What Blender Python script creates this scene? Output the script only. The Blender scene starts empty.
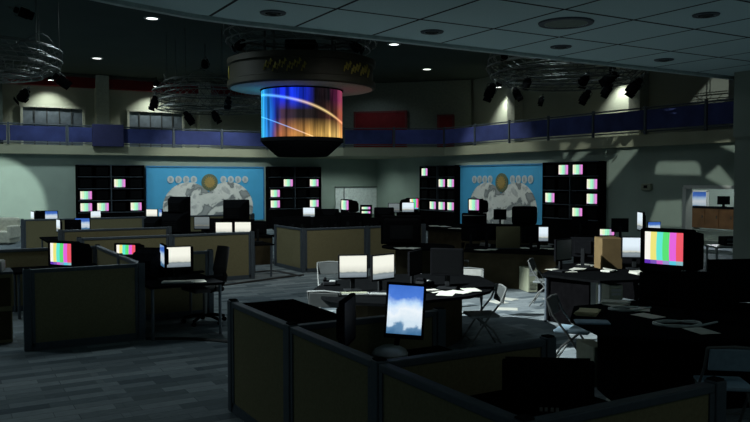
import bpy, bmesh, math, random
from mathutils import Vector, Matrix
random.seed(7)
R = math.radians
S = bpy.context.scene
COL = S.collection
H = 2.2                       # camera height
F = 756.0                     # focal length in pixels
PITCH = R(2.35)

# ------------------------------------------------------------------ calibration
def ray(px, py):
    dx, dy = (px - 375) / F, (211 - py) / F
    f = math.cos(PITCH) + dy * math.sin(PITCH)
    return Vector((.866025 * dx + .5 * f, -.5 * dx + .866025 * f, dy * math.cos(PITCH) - math.sin(PITCH)))
def G(px, py, h=0.0):         # point of the plane z = h seen at that spot
    d = ray(px, py); t = (h - H) / d.z
    return Vector((d.x * t, d.y * t, h))
def P(px, py, Z):             # point at distance Z along the view
    d = ray(px, py); t = Z / (d.x * .5 + d.y * .866025)
    return Vector((d.x * t, d.y * t, H + d.z * t))
CAMYAW = -30                  # rz that turns a front (-Y) towards the camera

# ------------------------------------------------------------------ materials
MATS = {}
def mat(name, c, rough=.6, metal=0.0, noise=0.12, scale=12.0, spec=.5):
    if name in MATS: return MATS[name]
    m = bpy.data.materials.new(name); m.use_nodes = True
    nt = m.node_tree; b = nt.nodes['Principled BSDF']
    b.inputs['Roughness'].default_value = rough; b.inputs['Metallic'].default_value = metal
    b.inputs['Specular IOR Level'].default_value = spec
    tc = nt.nodes.new('ShaderNodeTexCoord'); n = nt.nodes.new('ShaderNodeTexNoise')
    n.inputs['Scale'].default_value = scale; n.inputs['Detail'].default_value = 4
    r = nt.nodes.new('ShaderNodeValToRGB')
    r.color_ramp.elements[0].position = .3; r.color_ramp.elements[1].position = .7
    r.color_ramp.elements[0].color = (*[x * (1 - noise) for x in c], 1)
    r.color_ramp.elements[1].color = (*[min(1, x * (1 + noise)) for x in c], 1)
    nt.links.new(tc.outputs['Object'], n.inputs['Vector'])
    nt.links.new(n.outputs['Fac'], r.inputs['Fac']); nt.links.new(r.outputs['Color'], b.inputs['Base Color'])
    MATS[name] = m
    return m
def node(nt, t, **kw):
    n = nt.nodes.new(t)
    for k, v in kw.items(): setattr(n, k, v)
    return n
def screen_base(name, strength):
    m = bpy.data.materials.new(name); m.use_nodes = True
    nt = m.node_tree; b = nt.nodes['Principled BSDF']
    b.inputs['Base Color'].default_value = (.01, .01, .012, 1); b.inputs['Roughness'].default_value = .15
    b.inputs['Emission Strength'].default_value = strength
    tc = node(nt, 'ShaderNodeTexCoord'); sp = node(nt, 'ShaderNodeSeparateXYZ')
    nt.links.new(tc.outputs['Generated'], sp.inputs[0])
    return m, nt, b, tc, sp
def ramp(nt, stops, interp='LINEAR'):
    r = node(nt, 'ShaderNodeValToRGB'); cr = r.color_ramp; cr.interpolation = interp
    while len(cr.elements) < len(stops): cr.elements.new(.5)
    for e, (p, c) in zip(cr.elements, stops): e.position = p; e.color = (*c, 1)
    return r
def mixc(nt, fac, a, b):
    x = node(nt, 'ShaderNodeMix', data_type='RGBA')
    nt.links.new(fac, x.inputs[0])
    for s, v in ((6, a), (7, b)):
        if isinstance(v, tuple): x.inputs[s].default_value = (*v, 1)
        else: nt.links.new(v, x.inputs[s])
    return x.outputs[2]
def math_(nt, op, a, b=None):
    x = node(nt, 'ShaderNodeMath', operation=op)
    for i, v in enumerate((a, b)):
        if v is None: continue
        if isinstance(v, (int, float)): x.inputs[i].default_value = v
        else: nt.links.new(v, x.inputs[i])
    return x.outputs[0]
def colour_bars(name, strength, cols, low):
    m, nt, b, tc, sp = screen_base(name, strength)
    n = len(cols)
    r = ramp(nt, [(i / n, c) for i, c in enumerate(cols)], 'CONSTANT'); nt.links.new(sp.outputs[0], r.inputs[0])
    l = ramp(nt, [(i / len(low), c) for i, c in enumerate(low)], 'CONSTANT'); nt.links.new(sp.outputs[0], l.inputs[0])
    nt.links.new(mixc(nt, math_(nt, 'LESS_THAN', sp.outputs[2], .12), r.outputs[0], l.outputs[0]), b.inputs['Emission Color'])
    return m
BARS = colour_bars('colour_bars', 1.0, [(.95, .93, .85), (.85, .78, .2), (.12, .8, .66), (.1, .75, .18), (.78, .13, .72), (.85, .1, .14)],
                   [(.12, .03, .45), (.2, .1, .5), (.6, .12, .6), (.3, .3, .6), (.1, .6, .75), (.25, .5, .55)])
BARS_RACK = colour_bars('colour_bars_small', 1.0, [(.9, .9, .72), (.72, .9, .55), (.4, .9, .62), (.3, .82, .5), (.5, .35, .6), (.8, .25, .7)],
                        [(.8, .6, .8), (.6, .9, .8), (.4, .9, .7), (.4, .7, .5), (.4, .3, .5), (.7, .2, .6)])
def sky_screen(name, strength, cloud):
    m, nt, b, tc, sp = screen_base(name, strength)
    r = ramp(nt, [(0, (.05, .15, .3)), (.16, (.12, .25, .42)), (.22, (.6, .74, .85)), (.45, (.85, .92, .97)), (.62, (.5, .7, .95)), (.78, (.07, .2, .68)), (1, (.05, .16, .6))])
    n = node(nt, 'ShaderNodeTexNoise'); n.inputs['Scale'].default_value = 3.5; n.inputs['Detail'].default_value = 5
    nt.links.new(tc.outputs['Generated'], n.inputs['Vector'])
    k = math_(nt, 'ADD', sp.outputs[2], math_(nt, 'MULTIPLY', math_(nt, 'SUBTRACT', n.outputs['Fac'], .5), cloud))
    nt.links.new(k, r.inputs[0]); nt.links.new(r.outputs[0], b.inputs['Emission Color'])
    return m
SKY = sky_screen('sky_wallpaper', 1.0, .45)
SKYS = sky_screen('sky_wallpaper_small', .75, .3)
def white_screen(name, strength, tint):
    m, nt, b, tc, sp = screen_base(name, strength)
    r = ramp(nt, [(0, (.16, .2, .23)), (.16, (.26, .31, .34)), (.22, (.2, .24, .25)), (.27, (.62, .64, .55)), (.36, tuple(.8 * t for t in tint)), (.6, tint), (.95, tint), (1, tuple(.7 * t for t in tint))])
    n = node(nt, 'ShaderNodeTexNoise'); n.inputs['Scale'].default_value = 5
    nt.links.new(tc.outputs['Generated'], n.inputs['Vector'])
    k = math_(nt, 'ADD', sp.outputs[2], math_(nt, 'MULTIPLY', math_(nt, 'SUBTRACT', n.outputs['Fac'], .5), .12))
    nt.links.new(k, r.inputs[0]); nt.links.new(r.outputs[0], b.inputs['Emission Color'])
    return m
WHITE = white_screen('document_window', 1.0, (.92, .93, .82))
WHITEC = white_screen('document_window_cool', .95, (.8, .92, 1.0))
DIMS = white_screen('document_window_dim', .3, (.5, .6, .62))
OFF = mat('screen_off', (.003, .0035, .004), .5, 0, .05, spec=.03)

PLASTIC = mat('black_plastic', (.005, .0055, .0065), .8, 0, .15, 30, 0)
PLASTIC2 = mat('charcoal_plastic', (.012, .0135, .015), .8, 0, .15, 30, 0)
GREYP = mat('grey_plastic', (.28, .3, .3), .5, 0, .1, 20)
BEIGE = mat('beige_plastic', (.24, .26, .19), .6, 0, .1, 10)
PAPER = mat('paper', (.5, .51, .46), .8, 0, .05, 8)
CARD = mat('cardboard', (.13, .092, .045), .9, 0, .1, 6, .1)
FABRIC = mat('brown_panel_fabric', (.19, .17, .095), .95, 0, .12, 60, .1)
FRAME = mat('blue_grey_metal', (.055, .072, .090), .6, .2, .1, 20)
DARKF = mat('dark_desk_laminate', (.0035, .004, .0045), .8, 0, .2, 18, 0)
WOODP = mat('brown_desk_laminate', (.05, .041, .025), .85, 0, .2, 5, 0)
STEEL = mat('brushed_steel', (.11, .12, .12), .6, .2, .1, 40, .2)
CHAIRG = mat('grey_vinyl', (.14, .16, .165), .6, 0, .1, 25)
CHAIRB = mat('blue_grey_vinyl', (.2, .3, .38), .55, 0, .1, 25)
BLACKF = mat('black_mesh_fabric', (.012, .012, .013), .9, 0, .2, 60)
TRUSS = mat('dark_truss_metal', (.10, .115, .11), .45, .6, .15, 15)
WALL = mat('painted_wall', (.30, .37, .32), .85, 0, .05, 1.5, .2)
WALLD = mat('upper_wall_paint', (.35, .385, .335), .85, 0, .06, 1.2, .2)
FASCIA = mat('balcony_fascia_paint', (.30, .31, .225), .8, 0, .06, 1.5, .2)
CEIL = mat('dark_ceiling_paint', (.05, .066, .062), .9, 0, .06, .8, .05)
REDM = mat('red_paint', (.16, .012, .016), .7, 0, .12, 3, .2)
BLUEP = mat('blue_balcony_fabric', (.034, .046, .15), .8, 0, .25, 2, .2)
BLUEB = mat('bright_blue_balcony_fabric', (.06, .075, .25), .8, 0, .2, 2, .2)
MURAL = mat('mural_blue', (.06, .37, .66), .7, 0, .06, 1.5)
WHITEP = mat('white_paint', (.68, .70, .66), .7, 0, .05, 4)
GOLD = mat('gold_paint', (.36, .25, .08), .6, .1, .15, 8)
BRONZE = mat('dark_bronze', (.022, .021, .011), .6, .1, .25, 3)
OCHRE = mat('ochre_letter', (.25, .21, .03), .6, .2, .3, 9)
WOOD = mat('cabinet_wood', (.30, .13, .055), .55, 0, .25, 3)
BLACKM = mat('black_rack', (.003, .003, .0035), .8, 0, .2, 12, 0)
DARKGLASS = mat('window_blind_glass', (.10, .135, .18), .6, 0, .2, 6)
CABLE = mat('black_rubber', (.01, .01, .011), .7, 0, .1, 20)

def carpet_mat():
    m = bpy.data.materials.new('carpet_planks'); m.use_nodes = True
    nt = m.node_tree; b = nt.nodes['Principled BSDF']; b.inputs['Roughness'].default_value = .95
    b.inputs['Specular IOR Level'].default_value = .1
    tc = node(nt, 'ShaderNodeTexCoord')
    def brick(w, h, c1, c2, off):
        br = node(nt, 'ShaderNodeTexBrick'); br.inputs['Scale'].default_value = 1
        br.inputs['Brick Width'].default_value = w; br.inputs['Row Height'].default_value = h
        br.inputs['Mortar Size'].default_value = .004; br.inputs['Color1'].default_value = (*c1, 1); br.inputs['Color2'].default_value = (*c2, 1)
        br.inputs['Mortar'].default_value = (.10, .12, .13, 1); br.inputs['Bias'].default_value = .0
        br.offset = off
        nt.links.new(tc.outputs['Object'], br.inputs['Vector']); return br
    a = brick(.55, .17, (.055, .082, .10), (.27, .315, .335), .37)
    c = brick(1.1, .17, (.10, .12, .14), (.27, .30, .305), .61)
    n = node(nt, 'ShaderNodeTexNoise'); n.inputs['Scale'].default_value = 9; n.inputs['Detail'].default_value = 6
    mp = node(nt, 'ShaderNodeMapping'); mp.inputs['Scale'].default_value = (1, 8, 1)
    nt.links.new(tc.outputs['Object'], mp.inputs[0]); nt.links.new(mp.outputs[0], n.inputs['Vector'])
    x = node(nt, 'ShaderNodeMix', data_type='RGBA'); x.inputs[0].default_value = .33
    nt.links.new(a.outputs[0], x.inputs[6]); nt.links.new(c.outputs[0], x.inputs[7])
    y = node(nt, 'ShaderNodeMix', data_type='RGBA', blend_type='MULTIPLY'); y.inputs[0].default_value = .45
    r = ramp(nt, [(.3, (.45, .47, .5)), (.7, (1.25, 1.25, 1.25))]); nt.links.new(n.outputs['Fac'], r.inputs[0])
    nt.links.new(x.outputs[2], y.inputs[6]); nt.links.new(r.outputs[0], y.inputs[7])
    nt.links.new(y.outputs[2], b.inputs['Base Color'])
    return m
def tile_mat(u0, v0, s, s2):
    m = bpy.data.materials.new('ceiling_tiles'); m.use_nodes = True
    nt = m.node_tree; b = nt.nodes['Principled BSDF']; b.inputs['Roughness'].default_value = .9
    b.inputs['Specular IOR Level'].default_value = .1
    tc = node(nt, 'ShaderNodeTexCoord'); sp = node(nt, 'ShaderNodeSeparateXYZ'); nt.links.new(tc.outputs['Object'], sp.inputs[0])
    def line(o, off, s):
        f = math_(nt, 'FRACT', math_(nt, 'DIVIDE', math_(nt, 'SUBTRACT', o, off), s))
        d = math_(nt, 'ABSOLUTE', math_(nt, 'SUBTRACT', f, .5))
        return math_(nt, 'GREATER_THAN', d, .5 - .018)
    k = math_(nt, 'MAXIMUM', line(sp.outputs[0], u0, s), line(sp.outputs[1], v0, s2))
    n = node(nt, 'ShaderNodeTexNoise'); n.inputs['Scale'].default_value = 60; nt.links.new(tc.outputs['Object'], n.inputs['Vector'])
    r = ramp(nt, [(.3, (.44, .585, .60)), (.7, (.50, .66, .68))]); nt.links.new(n.outputs['Fac'], r.inputs[0])
    nt.links.new(mixc(nt, k, r.outputs[0], (.025, .03, .032)), b.inputs['Base Color'])
    return m

# ------------------------------------------------------------------ mesh building
class MB:
    def __init__(s): s.bm = bmesh.new()
    def _xf(s, geom, M):
        bmesh.ops.transform(s.bm, matrix=M, verts=geom)
    def box(s, c, d, rz=0, rx=0, ry=0, bev=0):
        r = bmesh.ops.create_cube(s.bm, size=1)['verts']
        M = Matrix.Translation(c) @ Matrix.Rotation(R(rz), 4, 'Z') @ Matrix.Rotation(R(rx), 4, 'X') @ Matrix.Rotation(R(ry), 4, 'Y') @ Matrix.Diagonal((*d, 1))
        s._xf(r, M)
        if bev:
            ed = list({e for v in r for e in v.link_edges})
            bmesh.ops.bevel(s.bm, geom=ed, offset=bev, segments=2, affect='EDGES', profile=.5)
        return s
    def cyl(s, p0, p1, r0, r1=None, n=12, cap=True):
        p0, p1 = Vector(p0), Vector(p1); d = p1 - p0; r1 = r0 if r1 is None else r1
        g = bmesh.ops.create_cone(s.bm, cap_ends=cap, segments=n, radius1=r0, radius2=r1, depth=d.length)['verts']
        q = Vector((0, 0, 1)).rotation_difference(d.normalized())
        s._xf(g, Matrix.Translation((p0 + p1) / 2) @ q.to_matrix().to_4x4())
        return s
    def tube(s, pts, r, n=8, closed=False):
        pts = [Vector(p) for p in pts]; rings = []; L = len(pts)
        for i, p in enumerate(pts):
            a = pts[(i - 1) % L] if (closed or i) else p; b = pts[(i + 1) % L] if (closed or i < L - 1) else p
            t = (b - a).normalized(); up = Vector((0, 0, 1)) if abs(t.z) < .95 else Vector((1, 0, 0))
            x = t.cross(up).normalized(); y = x.cross(t)
            rings.append([s.bm.verts.new(p + x * r * math.cos(2 * math.pi * k / n) + y * r * math.sin(2 * math.pi * k / n)) for k in range(n)])
        m = L if closed else L - 1
        for i in range(m):
            A, B = rings[i], rings[(i + 1) % L]
            for k in range(n): s.bm.faces.new((A[k], A[(k + 1) % n], B[(k + 1) % n], B[k]))
        if not closed:
            s.bm.faces.new(rings[0][::-1]); s.bm.faces.new(rings[-1])
        return s
    def ring(s, c, rad, r, n=48, m=6):
        return s.tube([(c[0] + rad * math.cos(2 * math.pi * i / n), c[1] + rad * math.sin(2 * math.pi * i / n), c[2]) for i in range(n)], r, m, True)
    def lathe(s, prof, n=48, c=(0, 0, 0), cap=True):
        rings = [[s.bm.verts.new((c[0] + r * math.cos(2 * math.pi * k / n), c[1] + r * math.sin(2 * math.pi * k / n), c[2] + z)) for k in range(n)] for r, z in prof]
        for A, B in zip(rings, rings[1:]):
            for k in range(n): s.bm.faces.new((A[k], A[(k + 1) % n], B[(k + 1) % n], B[k]))
        if cap:
            s.bm.faces.new(rings[0][::-1]); s.bm.faces.new(rings[-1])
        return s
    def prism(s, poly, z0, z1):
        a = sum(poly[i][0] * poly[(i + 1) % len(poly)][1] - poly[(i + 1) % len(poly)][0] * poly[i][1] for i in range(len(poly)))
        if a < 0: poly = poly[::-1]
        lo = [s.bm.verts.new((x, y, z0)) for x, y in poly]; hi = [s.bm.verts.new((x, y, z1)) for x, y in poly]
        s.bm.faces.new(lo[::-1]); s.bm.faces.new(hi)
        for i in range(len(poly)):
            j = (i + 1) % len(poly); s.bm.faces.new((lo[i], lo[j], hi[j], hi[i]))
        return s
    def slab(s, poly, y0, y1):    # polygon in the x-z plane, thick along y
        lo = [s.bm.verts.new((x, y0, z)) for x, z in poly]; hi = [s.bm.verts.new((x, y1, z)) for x, z in poly]
        s.bm.faces.new(lo); s.bm.faces.new(hi[::-1])
        for i in range(len(poly)):
            j = (i + 1) % len(poly); s.bm.faces.new((lo[j], lo[i], hi[i], hi[j]))
        return s
    def build(s, name, m, parent=None, smooth=False, loc=None):
        bmesh.ops.recalc_face_normals(s.bm, faces=s.bm.faces)
        me = bpy.data.meshes.new(name); s.bm.to_mesh(me); s.bm.free()
        if smooth:
            for p in me.polygons: p.use_smooth = True
            me.set_sharp_from_angle(angle=R(40))
        me.materials.append(m)
        o = bpy.data.objects.new(name, me); COL.objects.link(o)
        if parent: o.parent = parent
        if loc is not None: o.location = loc
        return o
def tag(o, label, cat, group=None):
    o['label'] = label; o['category'] = cat
    if group: o['group'] = group
    return o
def thing(name, label, cat, loc=(0, 0, 0), rz=0, group=None, scale=1):
    o = bpy.data.objects.new(name, None); COL.objects.link(o)
    o.location = loc; o.rotation_euler = (0, 0, R(rz)); o.scale = (scale,) * 3; o.empty_display_size = .1
    return tag(o, label, cat, group)
def struct(o):
    o['kind'] = 'structure'; return o
KIDS = {}
def kids(o): return [c for c in COL.objects if c.parent == o]
def copy_tree(o, parent=None):
    c = o.copy(); COL.objects.link(c)
    if parent: c.parent = parent
    if o.name not in KIDS: KIDS[o.name] = kids(o)
    for ch in KIDS[o.name]: copy_tree(ch, c)
    return c
class Proto:
    """one of a kind: the first use moves the prototype itself, later uses copy it"""
    def __init__(s, make): s.make = make; s.src = None; s.list = None
    def put(s, label, loc, rz, group=None, scale=1, mats=None):
        if s.src is None: s.src = s.make(); o = s.src; s.part = kids(o)
        else: o = copy_tree(s.src)
        o.location = loc; o.rotation_euler = (0, 0, R(rz)); o.scale = (scale,) * 3
        o['label'] = label
        if 'group' in o.keys(): del o['group']
        if group: o['group'] = group
        if mats:
            for ch in kids(o):
                k = ch.name.split('.')[0]
                if k in mats:
                    ch.material_slots[0].link = 'OBJECT'; ch.material_slots[0].material = mats[k]
        return o

# ------------------------------------------------------------------ the setting
MB().box((6, 14, -.1), (40, 48, .2)).build('floor', carpet_mat())
struct(bpy.data.objects['floor'])
UV_W = 31.9; UR = 18.5; CH = 6.72; BF = 3.55    # far wall, right wall, ceiling height, balcony floor
# lower walls
struct(MB().box((5.75, UV_W + .1, 1.7), (25.5, .2, 3.4)).build('wall_far', WALL))
m = MB()
m.box((UR + .1, 23.1, 1.7), (.2, 17.7, 3.4)); m.box((UR + .1, 12.5, 2.68), (.2, 3.5, 1.44)); m.box((UR + .1, 8.3, 1.7), (.2, 4.9, 3.4))
struct(m.build('wall_right', WALL))
# upper walls behind the balcony
struct(MB().box((5.5, 34.7, 5.0), (30, .2, 3.6)).build('wall_upper_far', WALLD))
struct(MB().box((21.1, 22, 5.0), (.2, 25.2, 3.6)).build('wall_upper_right', WALLD))
# atrium ceiling, tiled lower ceiling
struct(MB().box((6.5, 21.5, CH + .1), (34, 27, .2)).build('ceiling', CEIL))
TC = 4.2
EDGE = [(-8, 4.6), (-4, 6.4), (-1, 7.6), (.6, 8.28), (1.8, 8.78), (2.7, 9.05), (3.3, 9.13), (5.7, 9.15), (14, 9.3), (22, 9.36)]
struct(MB().prism(EDGE + [(22, -6), (-8, -6)], TC, TC + .2).build('ceiling.001', tile_mat(4.08, 7.96, 1.165, 1.31)))
m = MB()
m.prism(EDGE + [(x, y + .09) for x, y in EDGE[::-1]], TC - .05, TC + .28)
struct(m.build('trim_1', mat('ceiling_edge', (.36, .44, .43), .8)))
struct(MB().prism([(x, y + .01) for x, y in EDGE] + [(x, y + .07) for x, y in EDGE[::-1]], TC + .28, CH).build('trim_2', CEIL))
# pillar on the right
struct(MB().box((13.65, 8.6, 1.5), (1.5, .6, 3.0)).box((13.65, 8.6, 3.6), (1.56, .64, 1.2)).build('wall_pillar', mat('pillar_paint', (.22, .25, .22), .85, 0, .05, 1, .1)))
# baseboards
struct(MB().box((0, UV_W - .03, .15), (12, .05, .3)).build('baseboard_far', mat('dark_baseboard', (.03, .04, .042), .6)))

# balcony: floor slab with fascia
Q = [(-6, 31.6), (12.7, 31.6), (14.6, 27.9), (18.15, 25.7), (18.15, 9.3)]
poly = [Vector((x, y, 0)) for x, y in Q]
m = MB(); m.prism([(-6, 31.6), (12.7, 31.6), (14.6, 27.9), (18.15, 25.7), (18.15, 9.3), (21, 9.3), (21, 34.6), (-6, 34.6)], 3.2, BF)
struct(m.build('floor_balcony', FASCIA))
# upper left dark pier and columns
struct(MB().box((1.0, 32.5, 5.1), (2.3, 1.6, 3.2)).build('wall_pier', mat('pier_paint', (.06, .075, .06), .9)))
k = 0
COLM = mat('column_paint', (.42, .46, .42), .85)
for i, (px, v) in enumerate(((104, 34.35), (206, 34.35))):
    t = (px - 375) / F; Z = 34.2 / (.866 - .5 * t); X = t * Z
    k += 1
    struct(MB().box((.866 * X + .5 * Z, 34.4, 5.1), (.55, .45, 3.2), bev=.02).build('trim_%d' % (2 + k), COLM))
for v in (24.4, 18.0, 14.2):
    k += 1
    struct(MB().box((20.8, v, 5.1), (.45, .5, 3.2), bev=.02).build('trim_%d' % (2 + k), COLM))
k += 1
struct(MB().box((8.3, 34.45, 6.36), (13, .3, .42)).build('trim_%d' % (2 + k), REDM))
# centre back wall across the corner, with an arched reveal
a, b = Vector((14.2, 34.5, 0)), Vector((20.9, 27.5, 0)); d = (b - a); L = d.length; ang = math.degrees(math.atan2(d.y, d.x))
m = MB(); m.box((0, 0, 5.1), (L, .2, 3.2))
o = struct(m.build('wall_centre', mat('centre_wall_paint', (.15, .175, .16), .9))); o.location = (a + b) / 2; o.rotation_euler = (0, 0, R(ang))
CW = Matrix.Translation((a + b) / 2) @ Matrix.Rotation(R(ang), 4, 'Z')
def on_centre(px, py):        # hit the centre wall
    n = Vector((d.y, -d.x, 0)).normalized(); r = ray(px, py); t = (a - Vector((0, 0, H))).dot(n) / r.dot(n)
    w = Vector((0, 0, H)) + r * t; return CW.inverted() @ w
for i, (x0, x1, y0, lab) in enumerate(((355, 408, 113, 'wide'), (438, 455, 116, 'narrow'))):
    A, B = on_centre(x0, y0), on_centre(x1, y0)
    top = A.z
    w = MB().box(((A.x + B.x) / 2, -.16, (3.6 + top) / 2), (B.x - A.x, .1, top - 3.6)).build('door_%d' % (i + 1), REDM)
    w.matrix_world = CW; struct(w)
    fr = MB().box((A.x + .05, -.2, (3.6 + top) / 2), (.08, .06, top - 3.6)).box((B.x - .05, -.2, (3.6 + top) / 2), (.08, .06, top - 3.6)).box(((A.x + B.x) / 2, -.2, top), (B.x - A.x, .06, .08)).build('door_frame', mat('dark_red_paint', (.12, .012, .015), .6), w)
# upper windows
def win(n, x0, x1, ytop):
    def uu(px):
        t = (px - 375) / F; Z = 34.5 / (.866 - .5 * t); return .866 * t * Z + .5 * Z
    u0, u1 = uu(x0), uu(x1); top = 5.28
    w = MB().box(((u0 + u1) / 2, 34.56, (3.6 + top) / 2), (u1 - u0, .06, top - 3.6)).build('window_%d' % n, DARKGLASS); struct(w)
    f = MB()
    f.box(((u0 + u1) / 2, 34.5, top), (u1 - u0 + .16, .14, .1)); f.box((u0, 34.5, (3.6 + top) / 2), (.1, .14, top - 3.6)); f.box((u1, 34.5, (3.6 + top) / 2), (.1, .14, top - 3.6))
    f.build('window_frame', COLM, w)
    f = MB()
    for j in range(1, 5): f.box((u0 + (u1 - u0) * j / 5, 34.52, (3.6 + top) / 2), (.05, .06, top - 3.6))
    f.box(((u0 + u1) / 2, 34.52, 4.55), (u1 - u0, .05, .04))
    f.build('window_bars', mat('dark_bar', (.05, .06, .07), .5, .3), w)
win(1, 23, 85, 107); win(2, 129, 184, 111)

# ------------------------------------------------------------------ balcony railing: blue banners on posts
def railing():
    segs = []
    for p, q in zip(Q[:-1], Q[1:]):
        p, q = Vector((*p, BF)), Vector((*q, BF)); L = (q - p).length; n = max(1, round(L / 2.1))
        for i in range(n): segs.append((p + (q - p) * i / n, p + (q - p) * (i + 1) / n))
    side = {0: 'far balcony', 1: 'far balcony', 2: 'corner balcony', 3: 'right balcony'}
    t = thing('balcony_railing', 'long metal balcony railing hung with blue cloth panels', 'railing', (0, 0, 0))
    rt = MB(); rb = MB()
    for p, q in segs:
        rt.cyl(p + Vector((0, 0, .78)), q + Vector((0, 0, .78)), .025, n=8); rb.cyl(p + Vector((0, 0, .08)), q + Vector((0, 0, .08)), .02, n=8)
    rt.build('top_rail', FRAME, t); rb.build('bottom_rail', FRAME, t)
    for j, (p, q) in enumerate(segs):
        MB().box(p + Vector((0, 0, .42)), (.07, .07, .84)).build('post', FRAME, t)
        d = q - p; L = d.length
        mm = MB().box((p + q) / 2 + Vector((0, 0, .43)), (L - .12, .03, .58), rz=math.degrees(math.atan2(d.y, d.x)))
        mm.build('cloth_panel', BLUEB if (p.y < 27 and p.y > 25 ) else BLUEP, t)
railing()
t_ = (88 - 375) / F; Zb = 31.4
tag(MB().box((5.9, 31.5, BF + .42), (1.2, .14, .88), bev=.02).build('draped_bundle', mat('navy_cloth', (.016, .019, .075), .9)), 'dark navy cloth bundle draped over the far balcony railing', 'cloth')

# ------------------------------------------------------------------ monitor racks and murals
def rack(name, label, loc, rz, pos):
    W = 2.62; z0 = .9; rh = .475; D = .28
    t = thing('monitor_rack', label, 'rack', loc, rz, 'monitor racks on the walls')
    MB().box((0, -.02, 1.4), (W, .03, 2.8)).build('back_panel', BLACKM, t)
    for s in (-1, 1): MB().box((s * (W / 2 - .02), -D / 2 - .04, 1.4), (.04, D, 2.8)).build('side_panel', BLACKM, t)
    MB().box((0, -D / 2 - .04, 1.86), (.035, D, 1.86)).build('divider', FRAME, t)
    for i in range(5): MB().box((0, -D / 2 - .04, z0 + i * rh), (W - .08, D, .025)).build('shelf', FRAME, t)
    MB().box((0, -D / 2 - .04, .45), (W - .08, D - .03, .86)).build('base_cabinet', BLACKM, t)
    return t
def make_rackmon():
    t = thing('rack_monitor', '', 'monitor')
    m = MB().box((0, .08, .195), (.48, .16, .37), bev=.015); m.box((0, .18, .19), (.34, .06, .28), bev=.02); m.build('body', BLACKM, t)
    MB().box((0, -.008, .205), (.43, .012, .315), bev=.004).build('screen', OFF, t)
    m = MB()
    for x in (-.2, .2): m.box((x, .08, .005), (.05, .1, .012))
    m.build('foot', PLASTIC, t)
    return t
RM = Proto(make_rackmon)
ORD = ['first', 'second', 'third', 'fourth']; ROWS = ['top', 'second', 'third', 'bottom']
def fill_rack(where, loc, rz, lit):
    M = Matrix.Translation(loc) @ Matrix.Rotation(R(rz), 4, 'Z')
    for r in range(4):
        for c in range(4):
            x = (-.965, -.33, .33, .965)[c]; z = .9 + (3 - r) * .475 + .014
            on = (r, c) in lit
            lab = ('%s monitor, %s row, %s from left, %s' % ('colour bar' if on else 'dark switched off', ROWS[r], ORD[c], where))
            o = RM.put(lab, M @ Vector((x, -.28, z)), rz, 'small monitors in the ' + where.replace('in ', '').replace('the ', '', 1), 1,
                       {'screen': BARS_RACK if on else OFF})
LW, RWL = UV_W - .0, UR - .0
RK = [((6.02, LW, 0), 0, 'left-hand rack beside left mural', {(1, 2), (2, 0), (3, 0), (3, 1), (3, 3)}),
      ((14.05, LW, 0), 0, 'rack right of left mural', {(1, 1), (1, 3), (2, 0), (3, 0), (3, 3)}),
      ((RWL, 26.3, 0), -90, 'rack left of right mural', {(0, 0), (1, 2), (1, 3), (3, 1), (3, 2), (3, 3)}),
      ((RWL, 18.55, 0), -90, 'rack right of right mural', {(0, 1), (0, 2), (1, 3), (2, 0), (2, 3), (3, 2)})]
RL = ['black wall rack of small monitors at the left end of the far wall', 'black wall rack of small monitors just right of the left mural',
      'black wall rack of small monitors just left of the right mural', 'black wall rack of small monitors right of the right mural']
for (loc, rz, w, lit), l in zip(RK, RL):
    rack('monitor_rack', l, loc, rz, None); fill_rack('in ' + w, loc, rz, lit)

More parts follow.
